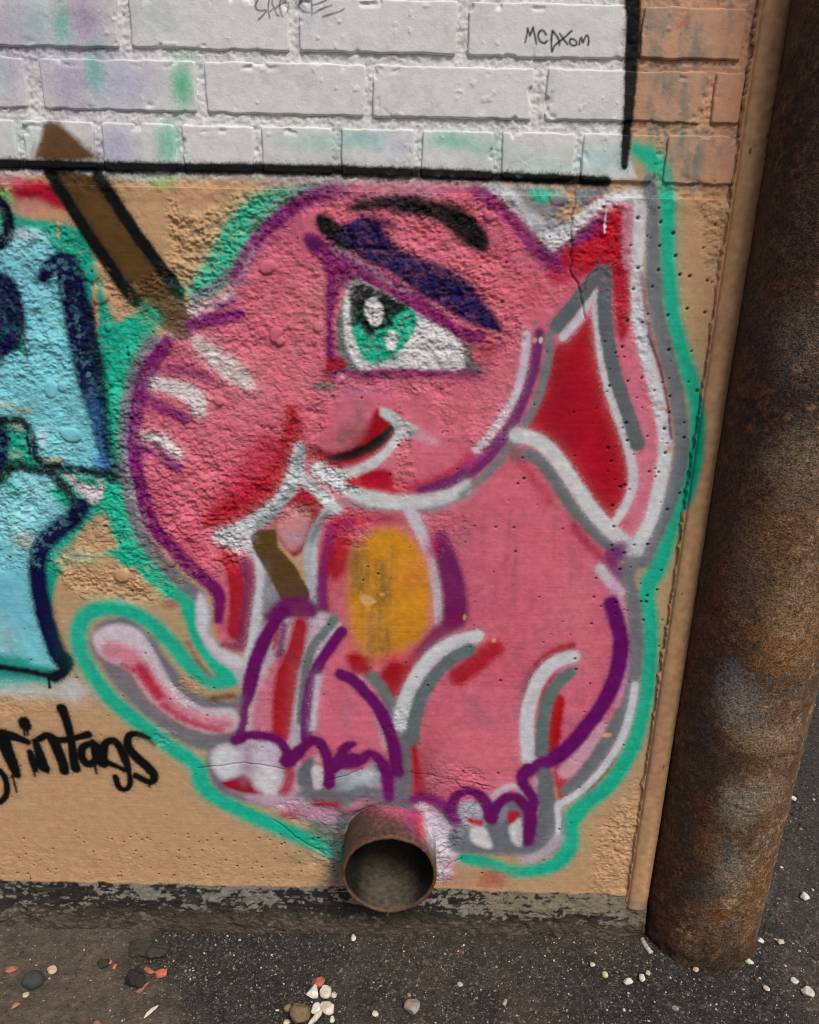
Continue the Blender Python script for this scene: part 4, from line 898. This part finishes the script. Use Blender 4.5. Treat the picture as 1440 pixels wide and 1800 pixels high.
# rounded corner strip at the wall's end, painted over with the base coat
def corner_strip():
    zz = np.arange(.058, 2.6, .0022); prof = np.linspace(0, 1, 40)
    U, Z = np.meshgrid(prof, zz)
    xl = .3955 + .0115*np.clip(Z/1.43, 0, 1.2)
    a = np.pi*(.0+U*.98)
    w = (XEND+.0025+.0085*Z-xl)
    r1 = np.random.default_rng(5)
    def nz2(cz, cu, s):
        g = r1.uniform(-1, 1, (int(2.7/cz)+3, int(1/cu)+3)); y = Z/cz; x = U/cu; i = y.astype(int); j = x.astype(int); ty = y-i; tx = x-j
        ty = ty*ty*(3-2*ty); tx = tx*tx*(3-2*tx)
        return s*((g[i, j]*(1-tx)+g[i, j+1]*tx)*(1-ty)+(g[i+1, j]*(1-tx)+g[i+1, j+1]*tx)*ty)
    n = nz2(.05, .4, 1)+.5*nz2(.012, .2, 1)+.3*nz2(.005, .08, 1)
    X = xl + w*(.5-.5*np.cos(a)); Y = -.014*np.sin(a)**.75 - .0007*n
    back = sstep(.8, 1, U); Y = Y + back*.03
    rag = np.clip(1-U/.14, 0, 1); X = X - rag*.0035*np.clip(nz2(.012, .5, 1)+nz2(.004, .5, .8), -.4, 1.4); Y = Y - rag*.002*nz2(.005, .1, 1)
    seam = sstep(.10, .14, U)*sstep(.2, .15, U); Y = Y+seam*.0028
    C = np.tile(pig((190, 148, 108)), Z.shape+(1,)) * (1+.10*nz2(.08, .3, 1)+.07*nz2(.01, .1, 1))[..., None]
    C = C + (pig((178, 132, 104))-C)*(sstep(.1, .8, nz2(.2, .4, 1))*.6)[..., None]
    # drift of the teal spray
    zt = [wall_at(1235, 690)[1], wall_at(1205, 905)[1]]
    cz = (zt[0]+zt[1])/2; hz = (zt[0]-zt[1])/2
    q = np.clip(1-((Z-cz)/hz)**2, 0, 1); xe = .395+.021*np.sqrt(q)
    t = sstep(.004, -.006, X-xe)*sstep(0, .15, q); C = C + (pig((22, 160, 128))-C)*t[..., None]
    spk = sstep(.75, .95, nz2(.004, .12, 1)*.6+nz2(.011, .2, .5)); C = C + (pig((70, 52, 40))-C)*(spk*.8)[..., None]
    low = sstep(.11, .03, Z+.02*n); C = C + (pig((140, 124, 104))-C)*(low*.8)[..., None]
    link('corner_strip', mesh_np('corner_strip', np.stack([X, Y, Z], -1).reshape(-1, 3), grid_quads(len(zz), 40), np.clip(C, .004, .8).reshape(-1, 3)), M_mortar, wall)
corner_strip()

# ---------------------------------------------------------------- lumps and stones: a rough convex pebble
def pebble_np(seed, flat=.6, ang=.35, sub=2):
    bm = bmesh.new(); bmesh.ops.create_icosphere(bm, subdivisions=sub, radius=1.0)
    r = random.Random(seed)
    cuts = []
    for k in range(13):
        d = Vector((r.gauss(0, 1), r.gauss(0, 1), r.gauss(0, 1))).normalized(); cuts.append((d, r.uniform(max(.42, 1-1.15*ang), 1-.3*ang)))
    sx, sy, sz = r.uniform(.85, 1.1), r.uniform(.8, 1.05), flat
    for v in bm.verts:
        p = v.co.copy()
        for d, t in cuts:
            e = p.dot(d)-t
            if e > 0: p -= d*e*.97
        v.co = Vector((p.x*sx, p.y*sy, p.z*sz))
    V = np.array([v.co[:] for v in bm.verts]); T = np.array([[v.index for v in f.verts] for f in bm.faces]); bm.free()
    return V, T
# mortar squeezed out between the strip and the rusty post
for k, (x, y, w_, h_) in enumerate([(1353, 190, 10, 46), (1349, 240, 8, 20), (1276, 640, 8, 30), (1276, 665, 7, 18), (1243, 850, 8, 26), (1213, 1030, 8, 34), (1187, 1215, 9, 40)]):
    V, T = pebble_np(40+k, .8, .5); X, Z = wall_at(x, y, -.008)
    V = V*np.array([w_*.00045, .005, h_*.00042])
    V += np.random.default_rng(k).normal(0, .0005, V.shape)
    c = np.array([X-.002, -.010, Z]); o = link('mortar_lump', mesh_np('mortar_lump', V, T, np.tile(pig([(176, 140, 104), (120, 106, 90), (96, 90, 84)][k % 3]), (len(V), 1))), M_mortar, wall); o.location = c

# ---------------------------------------------------------------- drain pipe
def drain_pipe():
    n = 160; th = np.linspace(0, 2*np.pi, n, endpoint=False); t = .0058
    R0 = PIPE_R; r1 = np.random.default_rng(9); k3 = np.array([r1.normal(0, .0005) for _ in range(n)])
    k3 = np.convolve(np.r_[k3, k3, k3], np.ones(7)/7, 'same')[n:2*n]
    rings = []; tag_ = []
    for y in np.linspace(.05, -.0665, 36): rings.append((R0, y, 0))
    rings += [(R0-.0006, -.0688, 1), (R0-.0018, -.0698, 1), (R0-t+.0014, -.0698, 1), (R0-t, -.0686, 1)]
    for y in np.linspace(-.064, .29, 44): rings.append((R0-t, y, 2))
    rings.append((.001, .29, 2))
    tl = math.radians(3.3); V = []; C = []; zb = .1785
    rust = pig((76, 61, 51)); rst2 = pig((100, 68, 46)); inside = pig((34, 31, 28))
    g = r1.uniform(-1, 1, (60, n)); 
    for i, (r, y, kk) in enumerate(rings):
        nn = np.convolve(np.r_[g[i % 60], g[i % 60], g[i % 60]], np.ones(9)/9, 'same')[n:2*n]*1.6
        rr = r + k3*.5 + (.0004*nn if kk != 2 else .0008*nn)
        yy = y + (k3*5+.0012*nn if kk == 1 else 0)
        x = PIPE_C[0]+rr*np.cos(th); z = zb+rr*np.sin(th)+y*math.tan(tl)
        V.append(np.stack([x, np.full(n, 0)+yy, z], 1))
        c = np.tile(rust, (n, 1))*(1+.22*nn[:, None])
        c = c+(rst2-c)*sstep(.1, .6, nn)[:, None]*.6
        if kk == 0:
            a = np.degrees(th)
            def puff(ca, sa, cy, sy, cc, al):
                nonlocal c
                m = al*np.exp(-((a-ca)/sa)**2-((y-cy)/sy)**2); m = np.clip(m*(1+.5*nn), 0, 1); c = c+(pig(cc)-c)*m[:, None]
            puff(82, 28, .0, .028, (190, 90, 112), .85); puff(62, 14, -.012, .034, (160, 50, 112), .7); puff(48, 10, -.02, .03, (186, 20, 60), .95); puff(30, 14, -.012, .034, (208, 196, 206), .97); puff(10, 14, .0, .03, (200, 190, 200), .9)
        if kk == 1: c = np.tile(pig((96, 66, 46)), (n, 1))*(1+.2*nn[:, None])
        if kk == 2: c = np.tile(inside, (n, 1))*(1+.25*nn[:, None]); c = c+(pig((96, 88, 74))-c)*(sstep(-.6, -1, np.sin(th))*.7)[:, None]  # shade inside the bore painted dark, light on its bottom painted paler
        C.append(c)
    m = len(rings); V = np.vstack(V); C = np.clip(np.vstack(C), .004, .8)
    i, j = np.meshgrid(np.arange(m-1), np.arange(n), indexing='ij'); j2 = (j+1) % n
    Q = np.stack([i*n+j, (i+1)*n+j, (i+1)*n+j2, i*n+j2], -1).reshape(-1, 4)[:, ::-1]
    base = np.array([PIPE_C[0], 0, zb])
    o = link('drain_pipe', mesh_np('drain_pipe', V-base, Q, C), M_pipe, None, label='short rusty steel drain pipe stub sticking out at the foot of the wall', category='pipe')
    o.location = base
drain_pipe()

# ---------------------------------------------------------------- rusty steel post beside the wall's end
POST = (.5349, .0196, .0997, -.0011, -.0471)
def steel_post():
    n, m, top = 300, 600, 1.75
    th = np.linspace(0, 2*np.pi, n, endpoint=False); zz = np.linspace(-.03, top, m)
    r1 = np.random.default_rng(21)
    TH, Z = np.meshgrid(th, zz)
    def nn(cz, ct):
        k = max(3, int(round(2*np.pi*POST[2]/ct))); g = r1.uniform(-1, 1, (int((top+.1)/cz)+3, k))
        y = (Z+.03)/cz; x = TH/(2*np.pi)*k; i = y.astype(int); j = x.astype(int) % k; ty = y-i; tx = x-np.floor(x); ty = ty*ty*(3-2*ty); tx = tx*tx*(3-2*tx); j2 = (j+1) % k
        return (g[i, j]*(1-tx)+g[i, j2]*tx)*(1-ty)+(g[i+1, j]*(1-tx)+g[i+1, j2]*tx)*ty
    def fb(cz, ct, o=4, g=.6): return sum(g**k*nn(cz/2**k, ct/2**k) for k in range(o))/sum(g**k for k in range(o))
    big, mid, sml, tiny = fb(.22, .1), fb(.06, .045), fb(.016, .014, 3), fb(.0055, .0055, 2)
    h = .0004*mid+.0006*sml+.0008*tiny+.0003*big
    dk, rd, og, gy, be, bl = [pig(c) for c in ((70, 51, 39), (86, 53, 39), (146, 97, 54), (126, 114, 96), (162, 138, 108), (58, 60, 60))]
    ang = np.degrees(TH) % 360            # 270 faces the street; the weathered, gritty side is turned right
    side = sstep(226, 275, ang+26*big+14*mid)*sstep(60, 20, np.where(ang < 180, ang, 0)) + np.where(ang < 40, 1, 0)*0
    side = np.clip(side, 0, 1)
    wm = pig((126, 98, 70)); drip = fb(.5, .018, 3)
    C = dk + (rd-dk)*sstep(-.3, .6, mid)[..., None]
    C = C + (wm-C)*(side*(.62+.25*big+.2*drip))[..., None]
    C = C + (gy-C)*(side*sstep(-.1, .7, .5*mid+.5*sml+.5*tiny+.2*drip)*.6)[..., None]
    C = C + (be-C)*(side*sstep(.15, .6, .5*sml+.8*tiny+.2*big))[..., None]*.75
    C = C + (og-C)*(sstep(.0, .7, big*.6+sml*.4+.4*tiny+.2*drip)*(.25+.35*side))[..., None]
    C = C + (bl-C)*(sstep(.2, .7, fb(.12, .06)+.4*sml+.4*tiny)*.5)[..., None]
    C = C + (pig((48, 36, 28))-C)*(sstep(.09, .0, Z+.03*mid+.02*sml)*.8)[..., None]
    C = C*(1+.34*tiny+.16*sml+.10*drip)[..., None]
    def on_post(x, y):
        d = _ray(x, y); o_ = CC-np.array([POST[0], POST[1], -.005]); k3 = np.array([POST[3], POST[4], 1.])
        # cylinder with a sheared axis: work in axis-relative coordinates
        ox, oy = o_[0]-POST[3]*o_[2], o_[1]-POST[4]*o_[2]; dx, dy = d[0]-POST[3]*d[2], d[1]-POST[4]*d[2]
        A_, B_, C_ = dx*dx+dy*dy, ox*dx+oy*dy, ox*ox+oy*oy-POST[2]**2; D_ = B_*B_-A_*C_
        if D_ < 0: return None
        t = (-B_-math.sqrt(D_))/A_; return math.degrees(math.atan2(oy+t*dy, ox+t*dx)) % 360, o_[2]+t*d[2]
    for (x, y, ra, rz, cc, al) in [(1292,1215,16,.03,(140,134,126),.5),(1300,1250,20,.03,(134,130,120),.6),(1280,1180,9,.02,(90,94,102),.6),(1385,1130,26,.05,(150,104,58),.6),(1370,950,22,.05,(126,92,60),.6),(1400,1060,20,.05,(142,116,84),.6),
          (1330,1400,24,.03,(146,128,104),.6),(1300,1420,16,.03,(138,128,112),.6),(1270,1500,12,.03,(92,96,96),.65),(1290,1540,18,.035,(134,124,106),.6),(1245,1490,12,.03,(120,78,46),.6),(1260,1600,16,.03,(126,82,46),.7),(1335,1560,14,.06,(128,84,48),.6),(1240,1570,14,.02,(66,72,72),.5),
          (1375,700,22,.06,(40,36,34),.7),(1395,820,20,.05,(130,112,90),.6),(1410,600,18,.05,(104,92,80),.6),(1400,380,16,.08,(64,52,44),.5),(1400,200,18,.06,(40,32,30),.6),(1310,1010,14,.06,(112,96,78),.4),(1350,1300,30,.02,(158,134,104),.6)]:
        p = on_post(x, y)
        if p is None: continue
        q = ((ang-p[0])/ra)**2+((Z-p[1])/rz)**2
        mk = np.clip(al*.95*sstep(2.2, .0, q+1.5*sml+1.6*tiny+.4*mid), 0, .7)
        C = C + (pig(cc)*(1+.35*tiny+.2*sml)[..., None]-C)*mk[..., None]
    # horizontal gouges
    for (a0, z0, L) in [(268, .385, 14), (262, .345, 18), (270, .335, 10), (300, .44, 30)]:
        e = np.exp(-((ang-a0)/L)**2)*np.exp(-((Z-z0-.004*np.sin(np.radians(ang)*9))/.0018)**2); h = h-.0022*e
        C = C + (pig((44, 34, 28))-C)*(e*.7)[..., None]
    R = POST[2]+h + .004*sstep(.03, 0, Z)*sml
    X = R*np.cos(TH)+POST[3]*Z; Y = R*np.sin(TH)+POST[4]*Z
    V = np.stack([X, Y, Z], -1).reshape(-1, 3)
    i, j = np.meshgrid(np.arange(m-1), np.arange(n), indexing='ij'); j2 = (j+1) % n
    Q = np.stack([i*n+j, i*n+j2, (i+1)*n+j2, (i+1)*n+j], -1).reshape(-1, 4)
    root = link('rusty_post', None, None, label='thick rusty round steel post standing at the end of the wall', category='post')
    root.location = (POST[0], POST[1], -.005)
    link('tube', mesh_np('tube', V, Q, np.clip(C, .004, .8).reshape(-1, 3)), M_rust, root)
    # domed concrete filling on top
    a = np.linspace(0, 2*np.pi, 48, endpoint=False); rr = np.array([.094, .09, .075, .05, .025, .001]); hz = np.array([-.01, .008, .02, .028, .032, .033])
    V = np.vstack([np.stack([r_*np.cos(a)+POST[3]*top, r_*np.sin(a)+POST[4]*top, np.full(48, top+z_)], 1) for r_, z_ in zip(rr, hz)])
    i, j = np.meshgrid(np.arange(5), np.arange(48), indexing='ij'); j2 = (j+1) % 48
    link('cap', mesh_np('cap', V, np.stack([i*48+j, i*48+j2, (i+1)*48+j2, (i+1)*48+j], -1).reshape(-1, 4), np.tile(pig((140, 134, 122)), (len(V), 1))), M_mortar, root)
steel_post()

# ---------------------------------------------------------------- ground
def rnd2(X, Y, cell, seed):
    r1 = np.random.default_rng(seed); g = r1.uniform(-1, 1, (257, 257))
    x = X/cell; y = Y/cell; i = np.floor(x).astype(int); j = np.floor(y).astype(int); tx = x-i; ty = y-j; tx = tx*tx*(3-2*tx); ty = ty*ty*(3-2*ty)
    i0, i1, j0, j1 = i % 257, (i+1) % 257, j % 257, (j+1) % 257
    return (g[j0, i0]*(1-tx)+g[j0, i1]*tx)*(1-ty)+(g[j1, i0]*(1-tx)+g[j1, i1]*tx)*ty
def fb2(X, Y, cell, seed, o=4, g=.6): return sum(g**k*rnd2(X, Y, cell/2**k, seed+k) for k in range(o))/sum(g**k for k in range(o))
def dust_mask(X, Y):
    """brown silt lying on the asphalt, mostly at the left"""
    n = fb2(X, Y, .12, 3)
    a = sstep(-.36, -.46, X + .45*(Y+.1) + .10*n)
    b = .55*sstep(.05, .5, fb2(X, Y, .2, 13)+.1)*sstep(-.2, -.1, X)
    c = .8*sstep(.30, .12, np.abs((X-.78)-.35*(Y+.05))+.12*n)*sstep(.6, .68, X)
    return np.clip(np.maximum.reduce([a, b*.6, c*.55]), 0, 1)
def ground_h(X, Y):
    d = dust_mask(X, Y)
    rough_ = .0028*fb2(X, Y, .03, 31, 3)+.0022*(1-np.abs(fb2(X, Y, .012, 37, 3)))
    return ground_z(X) + .004*fb2(X, Y, .35, 5) + rough_*(1-.65*d) + .0030*d*fb2(X, Y, .016, 8, 4, .75) + .002*d
def ground():
    def axis(lo, hi, st, far):
        c = list(np.arange(lo, hi, st)); s = st; x = c[-1]; r = []
        while x < far: s *= 1.25; x += s; r.append(x)
        s = st; x = c[0]; l_ = []
        while x > -far: s *= 1.25; x -= s; l_.append(x)
        return np.array(l_[::-1]+c+r)
    xs = axis(-.8, 1.15, .0034, 60); ys = axis(-.26, .06, .0030, 60)
    X, Y = np.meshgrid(xs, ys); Z = ground_h(X, Y)
    out = np.maximum(np.maximum(-.8-X, X-1.15), np.maximum(-.26-Y, Y-.06)); fade = sstep(.5, .05, out)
    Z = ground_z(X) + (Z-ground_z(X))*fade
    d = dust_mask(X, Y)*fade + .25*(1-fade)
    n = fb2(X, Y, .05, 41)*fade; s = fb2(X, Y, .009, 51, 2)*fade
    C = pig((57, 55, 54))*(1+.3*n+.3*s)[..., None]
    C = C + (pig((95, 85, 75))*(1+.2*n+.35*s)[..., None]-C)*(d*.92)[..., None]
    C = C + (pig((40, 38, 36))-C)*(sstep(.1, .5, fb2(X, Y, .25, 61))*.5*(1-d)*fade)[..., None]
    link('ground', mesh_np('ground', np.stack([X, Y, Z], -1).reshape(-1, 3), grid_quads(len(ys), len(xs)), np.clip(C, .01, .6).reshape(-1, 3), True, np.clip(d*.75, 0, 1).ravel()), M_ground, None, kind='structure')
ground()
def grit():
    r1 = np.random.default_rng(77); protos = [pebble_np(100+k, .6, .55, 1) for k in range(8)]
    Vs, Ts, Cs = [], [], []; n = 0
    tot = 0
    def strew(count, x0, x1, y0, y1, s0, s1, keep=None):
        nonlocal n
        X = r1.uniform(x0, x1, count); Y = r1.uniform(y0, y1, count)
        D = dust_mask(X, Y); Zg = ground_h(X, Y)
        for k in range(count):
            if np.hypot(X[k]-POST[0], Y[k]-POST[1]) < POST[2]-.002: continue
            if Y[k] > -.012 and X[k] < XEND: continue
            if r1.random() < .25*D[k]: continue
            V, T = protos[r1.integers(8)]
            s = s0*(s1/s0)**(r1.random()**1.8); a = r1.uniform(0, 6.28)
            R = np.array([[math.cos(a), -math.sin(a), 0], [math.sin(a), math.cos(a), 0], [0, 0, 1]])
            v = (V*s*r1.uniform(.6, 1.2, 3))@R.T + (X[k], Y[k], Zg[k]+s*.22)
            u = r1.random()
            pale = .11 if D[k] < .5 else .06
            c = (188, 180, 168) if u < pale*.5 else (142, 130, 116) if u < pale*1.6 else (104, 92, 80) if u < .55 else (58, 54, 51) if u < .8 else (82, 72, 66)
            if u > .994: c = (160, 104, 86)
            Vs.append(v); Ts.append(T+n); Cs.append(np.tile(pig(c)*r1.uniform(.75, 1.2), (len(v), 1))); n += len(v)
    strew(17000, -.75, .85, -.25, -.012, .0008, .0032)
    strew(5200, .58, 1.25, -.1, .8, .0014, .0058)
    strew(260, -.72, .8, -.25, -.01, .0028, .0048)
    link('gravel', mesh_np('gravel', np.vstack(Vs), np.vstack(Ts), np.vstack(Cs), False), M_stone, None, kind='stuff', label='fine grit and small gravel scattered over the asphalt', category='gravel')
grit()

# stones one can point at: (x, y, width, height in the photograph, flatness, angularity, colour, name, category, label, group)
STONES = [
 (550,1737,21,19,.75,.5,(214,208,194),'stone','stone','blocky white stone directly below the orange chip'),
 (572,1738,19,17,.7,.5,(206,198,182),'stone','stone','white stone right of the blocky one below the orange chip'),
 (587,1744,9,9,.7,.4,(186,178,164),'stone','stone','tiny pale stone at the right tip of the white stone cluster'),
 (556,1766,18,18,.55,.6,(214,208,196),'stone','stone','triangular white stone in the middle of the stone cluster'),
 (575,1762,20,28,.6,.45,(204,194,176),'stone','stone','tall cream stone at the right of the stone cluster'),
 (555,1784,25,18,.45,.55,(206,196,176),'stone','stone','flat slanting cream stone lowest in the white cluster'),
 (560,1719,19,17,.5,.5,(168,98,80),'brick_chip','brick chip','orange brick chip on top of the white stone cluster'),
 (526,1779,32,28,.8,.35,(120,98,74),'stone','stone','lumpy brown stone left of the white stone cluster'),
 (504,1788,11,16,.5,.6,(200,190,172),'stone','stone','small pointed white stone left of the lumpy brown stone'),
 (584,1786,9,8,.6,.4,(204,198,186),'stone','stone','tiny white stone below right of the stone cluster'),
 (506,1766,11,11,.7,.3,(140,124,108),'stone','stone','small brown stone above left of the lumpy brown stone'),
 (725,1766,24,25,.7,.3,(150,136,122),'stone','stone','single smooth tan pebble on bare asphalt below the drain pipe'),
 (719,1746,7,7,.7,.4,(150,128,112),'stone','stone','tiny brown stone just above the smooth tan pebble'),
 (621,1645,11,9,.7,.4,(206,200,188),'stone','stone','white stone at the wall foot left below the drain pipe'),
 (739,1616,10,9,.8,.3,(206,202,190),'stone','stone','white stone at the wall foot right below the drain pipe'),
 (660,1775,9,13,.6,.3,(204,198,178),'stone','stone','slim pale stone between the white cluster and the tan pebble'),
 (809,1728,9,8,.6,.5,(178,176,164),'stone','stone','small grey white stone right above the tan pebble'),
 (887,1760,12,11,.6,.5,(176,160,146),'stone','stone','pinkish grey stone right of the tan pebble'),
 (58,1714,29,26,.75,.15,(62,66,64),'stone','stone','round dark grey pebble in the brown silt at left'),
 (19,1693,17,11,.3,.5,(160,102,88),'brick_chip','brick chip','flat orange chip nearest the left edge, above the dark pebble'),
 (262,1697,18,11,.3,.5,(166,100,84),'brick_chip','brick chip','bright orange flat chip beside the dark clod'),
 (282,1701,17,12,.3,.5,(190,104,86),'brick_chip','brick chip','dull orange flat chip right of the bright orange one'),
 (252,1725,19,20,.3,.6,(164,102,86),'brick_chip','brick chip','long slanting orange chip below the dark clod'),
 (26,1757,11,8,.4,.5,(192,116,100),'brick_chip','brick chip','small pink chip below the round dark pebble'),
 (170,1792,13,8,.4,.5,(164,102,86),'brick_chip','brick chip','orange chip lowest of those in the brown silt'),
 (191,1681,8,7,.4,.5,(190,108,90),'brick_chip','brick chip','upper of two tiny orange chips left of the dark clods'),
 (200,1689,8,7,.4,.5,(196,114,94),'brick_chip','brick chip','lower of two tiny orange chips left of the dark clods'),
 (290,1646,6,10,.4,.5,(196,110,88),'brick_chip','brick chip','narrow upright orange chip close to the wall foot'),
 (90,1693,15,12,.25,.5,(190,168,140),'leaf_scrap','leaf scrap','dry beige leaf scrap right of the round dark pebble'),
 (44,1736,8,14,.25,.4,(190,176,154),'leaf_scrap','leaf scrap','curled pale leaf scrap just below the round dark pebble'),
 (238,1714,34,28,.75,.45,(44,40,37),'clod','clod','black tar clod beside the bright orange chip'),
 (246,1656,38,34,.6,.3,(56,56,48),'clod','clod','mossy dark clod against the wall foot, left one'),
 (276,1660,34,30,.6,.3,(60,58,52),'clod','clod','rounded dark clod right of the mossy one'),
 (180,1684,18,18,.6,.4,(58,52,46),'clod','clod','small dark clod left of two tiny orange chips'),
 (265,1769,20,8,.25,.4,(200,192,176),'shell_chip','shell chip','curved white sliver below the long slanting orange chip'),
 (1104,1725,15,11,.7,.3,(206,200,184),'stone','stone','oval white stone lying in front of the rusty post'),
 (1129,1718,12,10,.7,.5,(206,202,190),'stone','stone','square white stone right of the oval one'),
 (1139,1710,9,8,.6,.4,(180,172,150),'stone','stone','small dull stone behind the square white one'),
 (1063,1711,10,10,.8,.2,(196,182,142),'stone','stone','small round yellowish stone left of the oval white one'),
 (1041,1695,8,8,.7,.4,(194,188,176),'stone','stone','tiny white stone left of the round yellowish one'),
 (1335,1655,11,9,.7,.5,(206,200,192),'stone','stone','white stone touching the right foot of the rusty post'),
 (1372,1658,12,11,.5,.5,(190,180,166),'stone','stone','flat pale stone right of the rusty post foot'),
 (1316,1690,13,10,.6,.5,(206,196,184),'stone','stone','white stone at the front right foot of the rusty post'),
 (1393,1408,10,10,.7,.4,(208,204,196),'stone','stone','white stone highest beside the rusty post'),
 (1413,1578,14,13,.6,.5,(208,204,200),'stone','stone','bright white stone near the right edge, halfway down'),
 (1396,1724,10,14,.6,.4,(204,200,188),'stone','stone','upright oval white stone in the lower right corner'),
 (1347,1739,9,8,.6,.4,(190,182,166),'stone','stone','small square pale stone left of the upright oval one'),
 (1419,1747,17,15,.6,.6,(196,188,176),'stone','stone','rough pale stone close to the lower right corner'),
 (1187,1771,9,8,.6,.5,(150,140,128),'stone','stone','dull grey stone in front of the rusty post, farthest out'),
 (1223,1706,9,8,.7,.4,(190,170,140),'stone','stone','tan stone under the front of the rusty post'),
]
for k, (x, y, w_, h_, fl, ag, c, nm, cat, lab) in enumerate(STONES):
    gx, gy = ground_at(x, y+h_*.25, -.004); zg = float(ground_h(np.array([gx]), np.array([gy]))[0])
    s = np.linalg.norm(np.array([gx, gy, zg])-CC)/FPX*.5
    V, T = pebble_np(300+k, fl, ag, 3 if w_ > 14 else 2)
    r1 = np.random.default_rng(k); asp = h_/w_
    V = V + r1.normal(0, .012, V.shape)
    if nm == 'clod':
        a1, a2 = r1.uniform(0, 6, 3), r1.uniform(0, 6, 3)
        V = V*(1+.16*np.sin(V*5+a1).sum(1, keepdims=True)/1.7+.10*np.sin(V[:, ::-1]*11+a2).sum(1, keepdims=True)/1.7+r1.normal(0, .035, (len(V), 1)))
    V = V-.5*(V.max(0)+V.min(0)); V = V/np.abs(V[:, :2]).max()
    a = r1.uniform(-.5, .5) if w_ > 12 else r1.uniform(0, 3)
    if 'slant' in lab: a = .9; V = V*np.array([1.2, .45, 1])
    Rz = np.array([[math.cos(a), -math.sin(a), 0], [math.sin(a), math.cos(a), 0], [0, 0, 1]])
    V = (V*np.array([1, min(1.25, max(.55, asp*1.05)), 1]))@Rz.T*w_*s*1.02
    zb = V[:, 2].min()
    C = np.tile(pig(c), (len(V), 1))*(1+r1.normal(0, .05, (len(V), 1)))
    o = link(nm, mesh_np(nm, V, T, np.clip(C, .01, .85), w_ < 8 or ag < .25), M_stone, None, label=lab, category=cat)
    o.location = (gx, gy, zg-zb*.78)
# the pale butt lying against the post
def butt():
    a = ground_at(1129, 1645, .004); b = ground_at(1146, 1671, .004); m = 14; n = 12
    A = np.array([a[0], a[1], .004+ground_z(a[0])]); Bv = np.array([b[0], b[1], .005+ground_z(b[0])])
    ax = Bv-A; L = np.linalg.norm(ax); ax /= L; u = np.cross(ax, [0, 0, 1]); u /= np.linalg.norm(u); w = np.cross(u, ax)
    V = []; C = []
    for i in range(m+2):
        t = np.clip((i-.5)/m, 0, 1); r = .0042 if 0 < i < m+1 else .0005
        r *= 1+.12*math.sin(i*1.9)
        for j in range(n):
            q = 2*np.pi*j/n; V.append(A+ax*L*t+(u*math.cos(q)+w*math.sin(q))*r+u*.0015*math.sin(t*3.1)); C.append(pig((198, 176, 160) if t > .3 else (176, 140, 116)))
    Q = [[i*n+j, i*n+(j+1) % n, (i+1)*n+(j+1) % n, (i+1)*n+j] for i in range(m+1) for j in range(n)]
    V = np.array(V); base = V.mean(0); base[2] = V[:, 2].min()
    o = link('cigarette_butt', mesh_np('cigarette_butt', V-base, np.array(Q), np.array(C)), M_stone, None, label='crumpled pale stub leaning against the left foot of the rusty post', category='stub'); o.location = base
butt()
